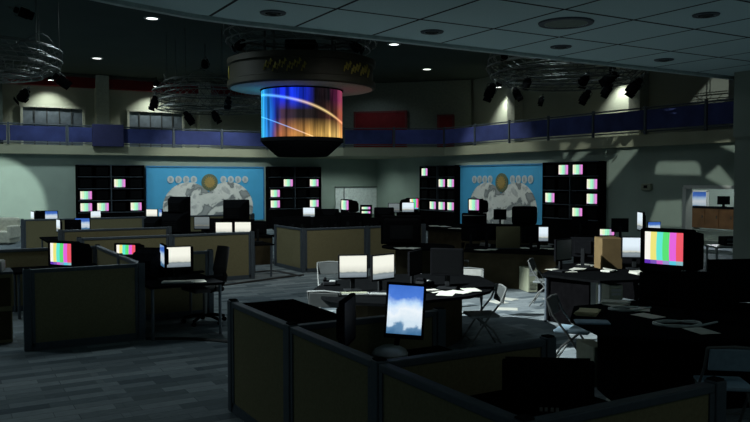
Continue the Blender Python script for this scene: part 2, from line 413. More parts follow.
def globe_mat():
    m = bpy.data.materials.new('printed_globe'); m.use_nodes = True; nt = m.node_tree; b = nt.nodes['Principled BSDF']; b.inputs['Roughness'].default_value = .7
    tc = node(nt, 'ShaderNodeTexCoord'); n = node(nt, 'ShaderNodeTexNoise'); n.inputs['Scale'].default_value = 1.5; n.inputs['Detail'].default_value = 6; n.inputs['Distortion'].default_value = .6
    nt.links.new(tc.outputs['Object'], n.inputs['Vector'])
    r = ramp(nt, [(.40, (.30, .32, .32)), (.47, (.16, .18, .19)), (.5, (.62, .64, .61)), (.6, (.72, .73, .7)), (.66, (.42, .44, .44)), (.72, (.7, .7, .66))])
    nt.links.new(n.outputs['Fac'], r.inputs[0]); nt.links.new(r.outputs[0], b.inputs['Base Color'])
    return m
GLOBE = globe_mat()
DISC = mat('pale_disc', (.52, .58, .60), .7, 0, .1, 20)
def mural(label, loc, rz):
    W = 5.2
    t = thing('wall_mural', label, 'mural', loc, rz, 'blue map murals')
    MB().box((0, -.03, 1.6), (W, .05, 2.36)).build('board', MURAL, t)
    m = MB()
    m.box((0, -.06, 2.76), (W, .06, .05)); m.box((-W / 2 + .02, -.06, 1.6), (.04, .06, 2.3)); m.box((W / 2 - .02, -.06, 1.6), (.04, .06, 2.3)); m.build('border', mat('deep_blue_trim', (.03, .2, .45), .6), t)
    for s, cx, rr, y in ((-1, -.82, 1.1, -.075), (1, .95, 1.12, -.068)):
        poly = [(cx + rr * math.cos(x), max(.5, 1.0 + rr * math.sin(x))) for x in [2 * math.pi * i / 56 for i in range(56)]]
        q = []
        for p in poly:
            if not q or (abs(p[0] - q[-1][0]) + abs(p[1] - q[-1][1])) > 1e-4: q.append(p)
        MB().slab(q, y, -.05).build('globe_print', GLOBE, t)
    ep = [(.1 + (.28 if i % 2 else .19) * math.cos(2 * math.pi * i / 32), 2.1 + (.28 if i % 2 else .19) * math.sin(2 * math.pi * i / 32)) for i in range(32)]
    MB().slab([(.1 + .36 * math.cos(2 * math.pi * i / 32), 2.1 + .36 * math.sin(2 * math.pi * i / 32)) for i in range(32)], -.085, -.05).build('emblem_ring', mat('emblem_green', (.12, .15, .09), .7), t)
    e = MB().slab(ep, -.10, -.08).build('emblem', GOLD, t)
    for x in (-1.58, -1.25, -.92, -.59, .72, 1.05, 1.38, 1.71):
        c = MB().slab([(x + .14 * math.cos(2 * math.pi * i / 20), 2.22 + .15 * math.sin(2 * math.pi * i / 20)) for i in range(20)], -.08, -.05).build('letter_disc', DISC, t)
        r = MB()
        r.slab([(x - .05, 2.13), (x + .0, 2.13), (x + .055, 2.18), (x + .055, 2.26), (x + .0, 2.31), (x - .05, 2.31)], -.09, -.078)
        r.build('letter', mat('letter_grey', (.33, .40, .45), .7), c)
mural('blue wall mural of two grey globes on the far left wall', (10.04, LW, 0), 0)
mural('blue wall mural of two grey globes on the right hand wall', (RWL, 22.45, 0), -90)

# whiteboard on the far wall
def far_u(px, v=UV_W):
    t = (px - 375) / F; Z = v / (.866 - .5 * t); return .866 * t * Z + .5 * Z
u0, u1 = far_u(335), far_u(376)
w = thing('whiteboard', 'pale whiteboard on the far wall behind the colour bar television', 'whiteboard', ((u0 + u1) / 2, UV_W - .01, 0))
MB().box((0, -.03, 1.2), (u1 - u0, .04, 1.3)).build('board', mat('whiteboard_enamel', (.80, .86, .84), .5), w)
m = MB().box((0, -.06, 1.86), (u1 - u0 + .06, .05, .05)).box((-(u1 - u0) / 2 + .45, -.055, 1.2), (.03, .03, 1.28)); m.build('frame', STEEL, w)
s = thing('wall_speaker', 'small dark wall speaker on the far wall above the colour bar television', 'speaker', (far_u(404), UV_W, 1.75))
MB().box((0, -.1, .2), (.3, .2, .5), bev=.03).build('body', PLASTIC2, s); MB().cyl((0, -.2, .28), (0, -.22, .28), .09, n=20).cyl((0, -.2, .1), (0, -.22, .1), .06, n=20).build('driver', BLACKM, s)
def right_v(px):
    t = (px - 375) / F; Z = UR / (.866 * t + .5); return (.866 - .5 * t) * Z
s = thing('wall_sensor', 'small pale sensor box on the right hand wall', 'sensor', (UR, right_v(648), 1.93), -90)
MB().box((0, -.06, .06), (.34, .12, .2), bev=.02).build('body', BEIGE, s); MB().box((.0, -.125, .07), (.12, .02, .08)).build('lens', PLASTIC2, s)

# ------------------------------------------------------------------ kitchen room beyond the right hand opening
struct(MB().box((24.6, 14.6, 1.7), (.2, 11.8, 3.4)).build('wall_kitchen', WALL))
struct(MB().box((21.6, 14.6, 3.14), (6, 11.8, .1)).build('ceiling.002', CEIL))
struct(MB().box((21.6, 20.4, 1.55), (5.8, .15, 3.1)).build('wall_kitchen_side', WALL))
fr = MB(); fr.box((UR, 14.22, 1.0), (.28, .12, 2.0)); fr.box((UR, 12.5, 2.0), (.28, 3.5, .1))
struct(fr.build('trim_20', WHITEP))
def kz(px, py, Z): return P(px, py, Z)
w = struct(MB().box((24.46, 18.25, 1.45), (.06, .62, .62)).build('window_3', sky_screen('daylit_window', .55, .1)))
MB().box((24.44, 17.92, 1.45), (.1, .06, .7)).box((24.44, 18.58, 1.45), (.1, .06, .7)).box((24.44, 18.25, 1.79), (.1, .72, .06)).build('window_frame', WHITEP, w)
kc = P(712, 219, 23.5)
t = thing('wall_cabinet', 'wooden cabinet unit with three doors in the kitchen beyond the right opening', 'cabinet', (kc.x, kc.y, 0), -90)
MB().box((0, .2, 1.0), (1.5, .4, .62)).build('carcass', WOOD, t)
MB().box((0, .2, 1.34), (1.56, .46, .06)).build('worktop', PLASTIC2, t)
for x in (-.5, 0, .5):
    dd = MB().box((x, -.012, 1.0), (.47, .022, .58), bev=.006).build('door', WOOD, t); MB().box((x + .17, -.03, 1.05), (.02, .02, .1)).build('handle', STEEL, dd)
MB().box((-.72, .2, .35), (.05, .36, .7)).box((.72, .2, .35), (.05, .36, .7)).box((0, .3, .35), (1.4, .05, .5)).build('base_frame', WHITEP, t)
MB().box((0, .2, .62), (1.42, .3, .03)).box((0, .2, .3), (1.42, .3, .03)).build('shelf', WHITEP, t)

# ------------------------------------------------------------------ partitions
def partition(p, q, label, h=1.05, posts=(1, 1), group='office partitions', trim=.04):
    p, q = Vector((*p, 0)), Vector((*q, 0)); d = q - p; L = d.length
    t = thing('partition_panel', label, 'partition', (p + q) / 2, math.degrees(math.atan2(d.y, d.x)), group)
    a0 = -L / 2 + .05; a1 = L / 2 - .05; w = a1 - a0; cx = (a0 + a1) / 2
    MB().box((cx, 0, (h + .03) / 2 ), (w - .06, .05, h - .12)).build('fabric_panel', FABRIC, t)
    MB().box((cx, 0, h - .025), (w, .075, .05), bev=.008).build('top_rail', FRAME, t)
    MB().box((cx, 0, .05), (w, .07, .09)).build('kick_plate', FRAME, t)
    m = MB().box((a0 + .02, 0, h / 2), (.04, .07, h - .1)).box((a1 - .02, 0, h / 2), (.04, .07, h - .1)); m.build('side_rail', FRAME, t)
    for s, x in zip(posts, (-L / 2, L / 2)):
        if s: 
            o = MB().box((x, 0, h / 2 + .005), (.09, .09, h + .01), bev=.008).build('post', FRAME, t)
            MB().box((x, 0, h + .016), (.07, .07, .012), bev=.004).build('post_cap', PLASTIC2, o)
    return t
US = 2.40
va, vb, vc, vd = 6.85, 5.48, 4.10, 2.73
UE = 3.82
partition((US, va), (US, vb), 'brown partition panel beside the black topped cabinet, front left', posts=(1, 1))
partition((US, vb), (US, vc), 'brown partition panel in front of the portrait blue sky monitor', posts=(0, 1))
partition((US, vc), (US, vd), 'brown partition panel running off the bottom edge near the front', posts=(0, 1))
partition((US, vb), (UE, vb), 'brown partition panel behind the portrait blue sky monitor', posts=(0, 1))
partition((US, vc), (UE, vc), 'brown partition panel behind the black monitor at the bottom', posts=(0, 1))
partition((US, vd), (UE, vd), 'brown partition panel in front of the black desk, bottom right', posts=(0, 1))
# left island
partition((.96, 10.62), (US, 10.62), 'brown partition panel nearest on the left, below the colour bar television', posts=(1, 1))
partition((US, 10.62), (US, 12.0), 'brown partition panel receding right of the left colour bar television', posts=(0, 1))
partition((US, 12.0), (US, 13.9), 'brown partition panel receding beside the far colour bar television on the left', posts=(0, 1))
partition((US, 12.0), (UE, 12.0), 'brown partition panel behind the desk with the mesh office chair', posts=(0, 1))
partition((-.4, 13.9), (US, 13.9), 'low brown partition panel behind the left colour bar television', posts=(1, 0))
# middle left island
partition((US, 15.9), (4.2, 15.9), 'brown partition panel behind the draped desk on the left', posts=(1, 1))
partition((4.2, 15.9), (6.02, 15.9), 'brown partition panel below the pair of white document screens', posts=(0, 1))
partition((US, 18.6), (4.9, 18.6), 'long brown partition behind the second left desk row', posts=(1, 1))
partition((2.1, 24.2), (5.6, 24.2), 'brown partition panel farthest left, under small blue screens', posts=(1, 1))
partition((5.6, 24.2), (9.2, 24.2), 'brown partition panel before the left globe mural', posts=(0, 1))
# middle island
partition((7.47, 16.35), (7.47, 18.0), 'brown partition panel facing left at the gap in the middle row', posts=(1, 1))
partition((7.47, 16.35), (9.2, 16.35), 'brown partition panel left half of the middle row, facing us', posts=(0, 1))
partition((9.2, 16.35), (10.9, 16.35), 'brown partition panel right half of the middle row, facing us', posts=(0, 1))

# ------------------------------------------------------------------ desks
def desk(poly, label, h=.75, body='panel', bm=WOODP, top=DARKF, inset=.08, name='desk', open_=None, legs=True, thick=.035):
    c = sum((Vector((*p[:2], 0)) for p in poly), Vector()) / len(poly)
    lp = [(p[0] - c.x, p[1] - c.y) for p in poly]
    t = thing(name, label, 'desk', c, 0, 'desks')
    MB().prism(lp, h - thick, h).build('desktop', top, t)
    if body == 'solid':
        ip = [(x * (1 - inset / max(.2, math.hypot(x, y))), y * (1 - inset / max(.2, math.hypot(x, y)))) for x, y in lp]
        MB().prism(ip, .0, h - thick).build('base', bm, t)
    elif body == 'legs':
        for x, y in lp:
            k = 1 - .08 / max(.2, math.hypot(x, y)); MB().cyl((x * k, y * k, 0), (x * k, y * k, h - thick), .022).build('leg', FRAME, t)
    return t
def rect(u0, v0, u1, v1): return [(u0, v0), (u1, v0), (u1, v1), (u0, v1)]
# front cubicles
c = thing('storage_cabinet', 'low cabinet with a flat black top behind the front left partition', 'cabinet', (2.72, 6.18, 0))
MB().box((0, 0, .5), (.48, 1.14, 1.0)).build('carcass', WOODP, c); MB().box((0, 0, 1.02), (.54, 1.2, .035), bev=.006).build('top', BLACKM, c)
for y in (-.28, .28):
    dd = MB().box((.25, y, .5), (.02, .54, .9)).build('door', WOODP, c); MB().box((.27, y * .2, .6), (.02, .02, .12)).build('handle', STEEL, dd)
desk(rect(2.46, 4.72, 3.78, 5.42), 'dark desk under the portrait blue sky monitor', body='legs')
desk(rect(2.46, 3.3, 3.78, 4.04), 'dark desk carrying the black monitor at the bottom of the view', body='legs')
# left island
desk(rect(1.0, 13.05, 2.34, 13.84), 'dark desk under the left colour bar television', body='legs')
desk(rect(2.46, 10.35, 3.5, 11.94), 'dark desk with keyboard beside the mesh office chair', body='legs')
desk(rect(2.46, 12.6, 3.8, 13.4), 'dark desk under the half hidden colour bar television', body='legs')
desk(rect(3.0, 16.0, 6.6, 17.1), 'dark desk behind the middle left partition', body='legs')
desk(rect(2.46, 17.9, 4.9, 18.5), 'dark desk in front of the second left partition row', body='legs')
desk(rect(2.2, 19.0, 4.5, 20.9), 'dark desk behind the second left partition row', body='legs')
desk(rect(5.2, 18.4, 7.6, 19.7), 'dark desk behind the paired white screens, before the left mural', body='solid')
desk(rect(2.2, 24.3, 8.6, 26.1), 'long dark desk by the far left rack', body='legs')
desk(rect(4.6, 19.78, 6.6, 21.0), 'long dark desk carrying the black televisions before the left mural', body='legs')
# middle
desk(rect(7.55, 16.45, 10.9, 18.7), 'dark desk behind the middle row partitions', body='legs')
desk(rect(8.9, 19.5, 11.75, 21.3), 'long dark desk carrying televisions before the whiteboard', body='solid', h=.9)
# round desk with the large black television
cx = P(418, 245, 16.6); cpts = [(cx.x + 0.8 * math.cos(x), cx.y + 0.8 * math.sin(x)) for x in [2 * math.pi * i / 40 for i in range(40)]]
desk(cpts, 'round glossy dark desk beneath the large black television', body='solid', inset=.3)
# centre cluster
pp = [(313, 289.5), (322, 283), (350, 278), (400, 274), (450, 273.5), (480, 276), (496, 284), (490, 291), (470, 296), (430, 300), (390, 304), (345, 302), (322, 297)]
desk([G(x, y, .75)[:2] for x, y in pp], 'large curved dark desk in the middle with the two white screens', body='solid', inset=.5)
# right rows
pE = [(438, 250), (470, 246), (556, 240), (568, 250), (520, 252), (470, 254)]
desk([G(464, 250.5, .75)[:2], G(560, 254, .75)[:2], G(566, 245, .75)[:2], G(466, 243.5, .75)[:2]], 'long dark desk strewn with papers before the right mural', body='solid', inset=.12)
qa, qb = P(462, 226, 19.2), P(545, 226, 18.3)
t = thing('counter', 'narrow dark counter carrying a rounded black television before the right mural', 'counter', ((qa.x + qb.x) / 2, (qa.y + qb.y) / 2, 0), math.degrees(math.atan2(qb.y - qa.y, qb.x - qa.x)))
Lc = (qb - qa).length
MB().box((0, .3, 1.05), (Lc, .7, .05), bev=.01).build('top', DARKF, t); MB().box((0, .3, .51), (Lc - .1, .6, 1.02)).build('base', WOODP, t)
qa, qb = P(572, 237, 15.2), P(645, 239, 13.6)
t = thing('counter', 'narrow dark counter behind the cardboard box on the right', 'counter', ((qa.x + qb.x) / 2, (qa.y + qb.y) / 2, 0), math.degrees(math.atan2(qb.y - qa.y, qb.x - qa.x)))
Lc = (qb - qa).length
MB().box((0, .3, 1.05), (Lc, .7, .05), bev=.01).build('top', DARKF, t); MB().box((0, .3, .51), (Lc - .1, .6, 1.02)).build('base', BLACKM, t)
bd = [G(542, 274, .75)[:2], G(560, 264, .75)[:2], G(600, 261, .75)[:2], G(652, 264, .75)[:2], G(648, 279, .75)[:2], G(600, 281, .75)[:2]]
t = desk(bd, 'dark desk with the cardboard box and papers on the right', body='legs')
pa_, pb_ = G(547, 273, .75) , G(590, 278.5, .75); dv = pb_ - pa_
c_ = (pa_ + pb_) / 2 - t.location; c_.z = .36
MB().box(c_, (dv.length, .04, .70), rz=math.degrees(math.atan2(dv.y, dv.x))).build('front_panel', BLACKM, t)
# front right black desk
fd = [(570, 319), (574, 306), (640, 300), (760, 303), (790, 335), (700, 340), (606, 336)]
desk([G(x, y, .75)[:2] for x, y in fd], 'black desk at right strewn with papers and cable loops', body='solid', inset=.3, bm=BLACKM, top=mat('black_desk_top', (.005, .006, .007), .8, spec=0))
# kitchen desk
kd = P(730, 248, 17.5)
t = thing('side_table', 'grey side table with a printer near the right pillar', 'table', (kd.x, kd.y, 0), -30)
MB().box((0, 0, .66), (.95, .6, .04), bev=.01).build('tabletop', GREYP, t)
for x in (-.42, .42):
    for y in (-.25, .25): MB().box((x, y, .32), (.04, .04, .64)).build('leg', GREYP, t)

# ------------------------------------------------------------------ prototypes
def make_lcd():
    t = thing('computer_monitor', '', 'monitor')
    m = MB().box((0, 0, .33), (.40, .035, .33), bev=.006); m.box((0, .03, .33), (.28, .04, .22), bev=.012); m.build('casing', PLASTIC, t)
    MB().box((0, -.019, .335), (.365, .004, .29)).build('screen', OFF, t)
    MB().box((0, .045, .17), (.06, .03, .28), bev=.006).build('stand', PLASTIC2, t)
    MB().box((0, .02, .012), (.24, .19, .024), bev=.01).build('foot', PLASTIC2, t)
    return t
LCD = Proto(make_lcd)
GM = 'flat computer monitors'
def lcd(cx, cy, turn, m, label, scale=1, base=.75, Z=None, grp=GM):
    Z = Z or (H - base - .33 * scale) * F / (cy - 180)
    p = P(cx, cy, Z); return LCD.put(label, (p.x, p.y, base), CAMYAW + turn, grp, scale, {'screen': m})
def make_crt():
    t = thing('tube_television', '', 'television')
    m = MB().box((0, .06, .22), (.54, .12, .44), bev=.02); m.build('front_bezel', PLASTIC, t)
    bm = MB(); lo = [(-.255, .12), (.255, .12), (.17, .44), (-.17, .44)]
    v = [bm.bm.verts.new(c) for c in ((-.255, .11, .02), (.255, .11, .02), (.255, .11, .42), (-.255, .11, .42), (-.215, .34, .02), (.215, .34, .02), (.215, .34, .38), (-.215, .34, .38), (-.15, .46, .06), (.15, .46, .06), (.15, .46, .28), (-.15, .46, .28))]
    for o_ in (0, 4):
        for i in range(4): bm.bm.faces.new((v[o_ + i], v[o_ + (i + 1) % 4], v[o_ + 4 + (i + 1) % 4], v[o_ + 4 + i]))
    bm.bm.faces.new(v[0:4]); bm.bm.faces.new(v[8:12]); bm.build('back_housing', PLASTIC, t)
    s = MB(); N = 9
    g = [[s.bm.verts.new((-.205 + .41 * i / N, -.006 - .022 * (1 - (2 * i / N - 1) ** 2) * (1 - .6 * (2 * j / N - 1) ** 2), .095 + .315 * j / N)) for i in range(N + 1)] for j in range(N + 1)]
    for j in range(N):
        for i in range(N): s.bm.faces.new((g[j][i], g[j][i + 1], g[j + 1][i + 1], g[j + 1][i]))
    s.build('screen', OFF, t, True)
    MB().box((0, -.004, .045), (.36, .01, .035)).build('speaker_grille', PLASTIC2, t)
    m = MB()
    for x in (.2, .225): m.cyl((x, 0, .045), (x, -.012, .045), .008, n=10)
    m.build('button', GREYP, t)
    m = MB()
    for z in (.12, .16, .2, .24): m.box((0, .462, z), (.22, .004, .012))
    m.build('vent_slot', PLASTIC2, t)
    return t
CRT = Proto(make_crt); GC = 'tube televisions'
def crt(cx, cy, Z, turn, m, label, scale=1, base=None, grp=GC):
    p = P(cx, cy, Z)
    z = base if base is not None else p.z - .22 * scale
    return CRT.put(label, (p.x, p.y, z), CAMYAW + turn, grp, scale, {'screen': m})
def make_kb():
    t = thing('keyboard', '', 'keyboard')
    MB().box((0, 0, .012), (.44, .15, .022), bev=.005).build('base', PLASTIC2, t)
    m = MB()
    for r in range(5):
        for c_ in range(14): m.box((-.19 + c_ * .0285, -.05 + r * .026, .027), (.023, .021, .008))
    m.build('keys', GREYP, t)
    return t
KB = Proto(make_kb)
def make_fold():
    t = thing('folding_chair', '', 'chair')
    MB().box((0, 0, .435), (.40, .40, .035), bev=.015).build('seat', CHAIRG, t)
    m = MB(); m.box((0, .255, .70), (.40, .025, .20), rx=-12, bev=.012); m.build('backrest', CHAIRG, t)
    for s in (-1, 1):
        x = s * .215
        m = MB().tube([(x, -.24, .01), (x, .02, .40), (x, .20, .62), (x, .275, .80)], .013); m.build('front_leg', STEEL, t)
        m = MB().tube([(x * .93, .26, .01), (x * .93, .10, .26), (x * .93, -.10, .43)], .013); m.build('rear_leg', STEEL, t)
    MB().tube([(-.215, .275, .80), (0, .28, .815), (.215, .275, .80)], .013).build('top_bar', STEEL, t)
    m = MB().cyl((-.2, -.17, .12), (.2, -.17, .12), .009).cyl((-.195, .2, .1), (.195, .2, .1), .009); m.build('stretcher', STEEL, t)
    return t
FC = Proto(make_fold); GF = 'folding chairs'
def fold(px, py, turn, label, mats=None, h=0, scale=1):
    p = G(px, py, h); return FC.put(label, (p.x, p.y, 0), CAMYAW + turn, GF, scale, mats)
def make_paper():
    return tag(MB().box((0, 0, .0015), (.21, .297, .003)).build('paper_sheet', PAPER), '', 'paper')
PP = Proto(make_paper)
def make_pstack():
    t = thing('paper_stack', '', 'papers')
    m = MB()
    for i in range(5): m.box((random.uniform(-.01, .01), random.uniform(-.01, .01), .004 + i * .007), (.21, .297, .0065), rz=random.uniform(-6, 6))
    m.build('sheets', PAPER, t)
    MB().box((.005, .0, .0395), (.20, .28, .003), rz=8).build('top_sheet', PAPER, t)
    return t
PS = Proto(make_pstack)
def put(proto, px, py, turn, label, grp=None, h=.75, scale=1, mats=None):
    p = G(px, py, h); return proto.put(label, (p.x, p.y, h + .0005), CAMYAW + turn, grp, scale, mats)
def make_tower():
    t = thing('computer_tower', '', 'computer')
    MB().box((0, 0, .23), (.19, .42, .44), bev=.008).build('case', BEIGE, t)
    MB().box((0, -.215, .23), (.18, .015, .43), bev=.004).build('front_panel', BEIGE, t)
    m = MB()
    for z in (.33, .38): m.box((0, -.225, z), (.14, .006, .035))
    m.build('drive_bay', GREYP, t)
    m = MB()
    for i in range(6): m.box((0, -.225, .06 + i * .025), (.13, .006, .008))
    m.build('vent', PLASTIC2, t)
    MB().cyl((.05, -.22, .26), (.05, -.232, .26), .012).build('power_button', GREYP, t)
    return t
TW = Proto(make_tower)
def make_phone():
    t = thing('desk_phone', '', 'telephone')
    MB().box((0, 0, .03), (.18, .2, .05), bev=.012).build('base', PLASTIC2, t)
    MB().tube([(-.07, -.09, .07), (-.07, -.05, .085), (-.07, .05, .085), (-.07, .09, .07)], .02).build('handset', PLASTIC, t)
    MB().box((.035, -.02, .058), (.08, .1, .008)).build('keypad', GREYP, t)
    return t
PH = Proto(make_phone)
def make_cup():
    t = thing('pencil_cup', '', 'cup')
    MB().lathe([(.03, 0), (.04, .1), (.036, .1), (.028, .01)], 16).build('cup', PLASTIC, t, True)
    m = MB()
    for a_ in range(4): m.cyl((.01 * math.cos(a_ * 1.6), .01 * math.sin(a_ * 1.6), .02), (.045 * math.cos(a_ * 1.6), .045 * math.sin(a_ * 1.6), .17), .004, n=6)
    m.build('pencil', CARD, t)
    return t
CU = Proto(make_cup)

# ------------------------------------------------------------------ screens and televisions
# front
p = G(392, 349, .75)
t = thing('portrait_monitor', 'upright monitor with blue sky and cloud picture in the front cubicle', 'monitor', (3.19, 5.28, .75), CAMYAW - 6)
MB().lathe([(.145, 0), (.15, .03), (.13, .06), (.08, .085), (.02, .092)], 32).build('round_base', mat('pale_grey_plastic', (.34, .36, .36), .5), t, True)
m_ = Matrix.Rotation(R(8), 4, 'X')
MB().cyl((.04, .03, .02), (.08, .05, .26), .022).build('stand', PLASTIC, t)
sc_ = MB().box((.125, 0, .38), (.325, .035, .455), rx=-6, ry=3, bev=.008).build('casing', PLASTIC, t)
MB().box((.125, -.019, .39), (.285, .006, .395), rx=-6, ry=3).build('screen', SKY, sc_)
KB.put('dark keyboard below the portrait blue sky monitor', (3.46, 4.98, .7505), -12, 'keyboards')
t_ = thing('computer_mouse', 'pale computer mouse beside the round monitor base', 'mouse', (3.14, 5.03, .75), 20)
MB().lathe([(.03, 0), (.032, .012), (.022, .028), (.005, .034)], 20).build('shell', GREYP, t_, True)
LCD.put('dark monitor seen edge on in front of the black topped cabinet', (2.70, 5.1, .75), CAMYAW + 80, GM, 1.12, {'screen': OFF, 'casing': PLASTIC})
t = thing('rear_facing_monitor', 'large black monitor seen from behind at the bottom of the view', 'monitor', (3.19, 3.42, .75), CAMYAW - 6 + 180)
MB().box((0, 0, .19), (.55, .05, .33), bev=.01).build('casing', PLASTIC, t)
MB().box((0, .05, .19), (.42, .06, .26), bev=.02).build('back_cover', PLASTIC, t)
MB().box((-.0, .085, .1), (.15, .012, .16)).build('port_recess', BLACKM, t)
m = MB()
for x in (-.045, -.015, .02, .05): m.box((x, .094, .08), (.018, .012, .022))
m.build('port', GREYP, t); MB().box((0, 0, .012), (.26, .2, .024), bev=.008).build('foot', PLASTIC2, t)
MB().box((0, -.028, .21), (.51, .006, .31)).build('screen', OFF, t)
# left island
crt(61, 256, 12.0, -24, BARS, 'black television showing colour bars on the left desk', base=.75, scale=1.08)
crt(126, 250, 12.8, -12, BARS, 'black television half hidden showing colour bars, left island', base=.75, scale=.85)
crt(158, 262, 11.4, 165, OFF, 'black television seen from behind behind the left white screen', base=.75, scale=.98)
lcd(177.5, 257.5, 24, WHITE, 'bright white document monitor beside the mesh office chair')
lcd(163.5, 253, -66, SKYS, 'thin monitor edge with blue glow beside the left white screen', Z=10.95, scale=1.05)
t = thing('computer_tower', 'black computer tower behind the left white document monitor', 'computer', (3.3, 11.68, .75), 150)
MB().box((0, 0, .2), (.2, .4, .4), bev=.01).build('case', PLASTIC, t); MB().cyl((.02, -.2, .26), (.02, -.21, .26), .014).build('power_button', GREYP, t); MB().box((0, -.202, .33), (.15, .008, .04)).build('drive_bay', PLASTIC2, t)
put(KB, 178, 283, 6, 'pale lit keyboard on the desk by the mesh office chair', 'keyboards', mats={'base': GREYP, 'keys': PAPER})
put(PP, 198, 281, 20, 'loose paper sheet right of the keyboard near the mesh chair', 'loose sheets')
# far left screens
lcd(33, 216.5, -52, WHITEC, 'small white tilted screen at the far left, leftmost of all', scale=1.0)
lcd(51.5, 214.5, 5, SKYS, 'small blue sky screen on the far left row, near the rack', scale=1.0, Z=23.5)
lcd(42, 219.5, 180, OFF, 'dark monitor back between two small screens on the far left row', Z=23.6)
lcd(59, 226, -55, WHITEC, 'white tilted screen on the second left row', scale=1.0)
lcd(82.5, 222.5, 5, SKYS, 'blue sky screen below the left rack on the second left row', scale=.98, Z=19.3)
lcd(73, 229, 178, OFF, 'dark monitor back before the blue sky screen, second left row', Z=18.2)
lcd(95.5, 215.5, 45, WHITEC, 'small white tilted screen in front of the left rack', scale=.9, Z=24.6)
lcd(152, 214, -6, WHITE, 'white screen standing left of the left globe mural', scale=1.0)
lcd(161, 212, -62, SKYS, 'thin side view of a bluish screen beside the left mural', scale=1.0, Z=24.9)
crt(181, 205, 20.8, 172, OFF, 'tall black television back before the left globe', scale=1.05, base=None)
crt(178, 222, 20.6, 175, OFF, 'black television back under the tall one before the left globe', scale=1.35, base=.75)
crt(237, 210, 20.0, 178, OFF, 'wide black television back before the right globe of the left mural', scale=1.25)
MB_ = thing('television_stand', 'dark box stand holding the wide black television before the left mural', 'stand', (*P(237, 225, 20.1)[:2], .75), CAMYAW)
MB().box((0, .18, .2), (.8, .5, .36)).build('box', BLACKM, MB_); MB().box((0, -.08, .2), (.7, .01, .28)).build('front', PLASTIC2, MB_)
crt(157, 223, 20.9, 170, OFF, 'black television back left of the tall one before the left mural', scale=1.0, base=.75)
lcd(202, 219.5, 0, DIMS, 'dim bluish screen left of the pair of white document screens', scale=1.05, Z=19.4)
crt(214, 222, 19.95, 185, OFF, 'black television back beside the dim bluish screen', scale=1.0, base=.75)
lcd(224, 226.5, 4, WHITE, 'left of the paired white document screens, middle left row', Z=17.3)
lcd(243, 226.5, -2, WHITE, 'right of the paired white document screens, middle left row', Z=17.4)
lcd(258, 223, 180, OFF, 'dark monitor back right of the paired white document screens', Z=17.6)
put(PP, 203, 234, 10, 'loose sheet on the ledge left of the paired screens', 'loose sheets')
# middle row
lcd(309, 212.5, 0, WHITEC, 'small bright screen among the dark clutter of the middle row', scale=.95, Z=23.0, base=.9)
lcd(293, 226, 180, OFF, 'dark monitor back in the middle row, left of centre', Z=18.9, scale=1.1)
lcd(279, 226, 150, OFF, 'dark monitor back at the left end of the middle row', Z=19.4)
lcd(322, 226, 170, OFF, 'dark monitor back in the middle row, below the whiteboard edge', Z=18.7, scale=1.1)
lcd(348, 228, 180, OFF, 'dark monitor back in the middle row under the colour bar television', Z=18.9, scale=1.3)
lcd(371, 228, 190, OFF, 'dark monitor back at the right end of the middle row', Z=19.3)
crt(345, 206, 22.8, -52, BARS_RACK, 'television with colour bars in front of the whiteboard', scale=.9)
t = thing('television_stand', 'black box stand under the television by the whiteboard', 'stand', (*P(344, 222, 22.8)[:2], .9), CAMYAW - 28)
MB().box((0, .2, .16), (.6, .5, .30)).build('box', BLACKM, t); MB().box((0, -.06, .16), (.5, .01, .22)).build('front', PLASTIC2, t)
for q_, yy in enumerate((.06, .29)):
    pass
t = thing('twin_monitor_unit', 'small twin monitor unit showing two colour strips right of the whiteboard', 'monitor', (*P(366, 213, 22.9)[:2], .9), CAMYAW)
MB().box((0, .15, .27), (.36, .3, .54), bev=.01).build('body', PLASTIC, t)
for z in (.32, .45): MB().box((0, -.004, z), (.26, .008, .07)).build('screen', BARS_RACK, t)
crt(414, 205, 24.5, 48, BARS, 'television with colour bars left of the right hand rack', scale=1.05)
t = thing('television_stand', 'tall black stand under the television by the right hand rack', 'stand', (*P(411, 222, 24.7)[:2], 0), CAMYAW + 26)
MB().box((0, .2, .58), (.6, .5, 1.14)).build('box', BLACKM, t); MB().box((0, -.06, .6), (.5, .01, .9)).build('front', PLASTIC2, t)
t = thing('big_television', 'very large black television seen from behind on the round desk', 'television', (*P(401, 247, 16.9)[:2], .75), CAMYAW + 180)
m = MB().box((0, -.1, .33), (.9, .16, .64), bev=.02); m.build('front_bezel', PLASTIC, t)
MB().box((0, .1, .31), (.8, .3, .56), bev=.05).build('back_housing', PLASTIC, t); MB().box((0, .256, .3), (.5, .01, .3)).build('vent', PLASTIC2, t)
MB().box((0, -.185, .36), (.8, .01, .5)).build('screen', OFF, t)
lcd(408, 210.5, 0, WHITEC, 'small bright screen above the very large black television', scale=1.0, Z=24, base=1.0)
lcd(394, 210.5, 0, DIMS, 'small dim screen above the very large black television', scale=.95, Z=24, base=1.0)
t = thing('long_table', 'tall dark table holding two small screens behind the big television', 'table', (*P(401, 215, 24.0)[:2], 0), CAMYAW)
MB().box((0, .05, .975), (1.5, .6, .05)).build('tabletop', DARKF, t)
for x in (-.7, .7): MB().box((x, .05, .475), (.06, .5, .95)).build('leg', BLACKM, t)
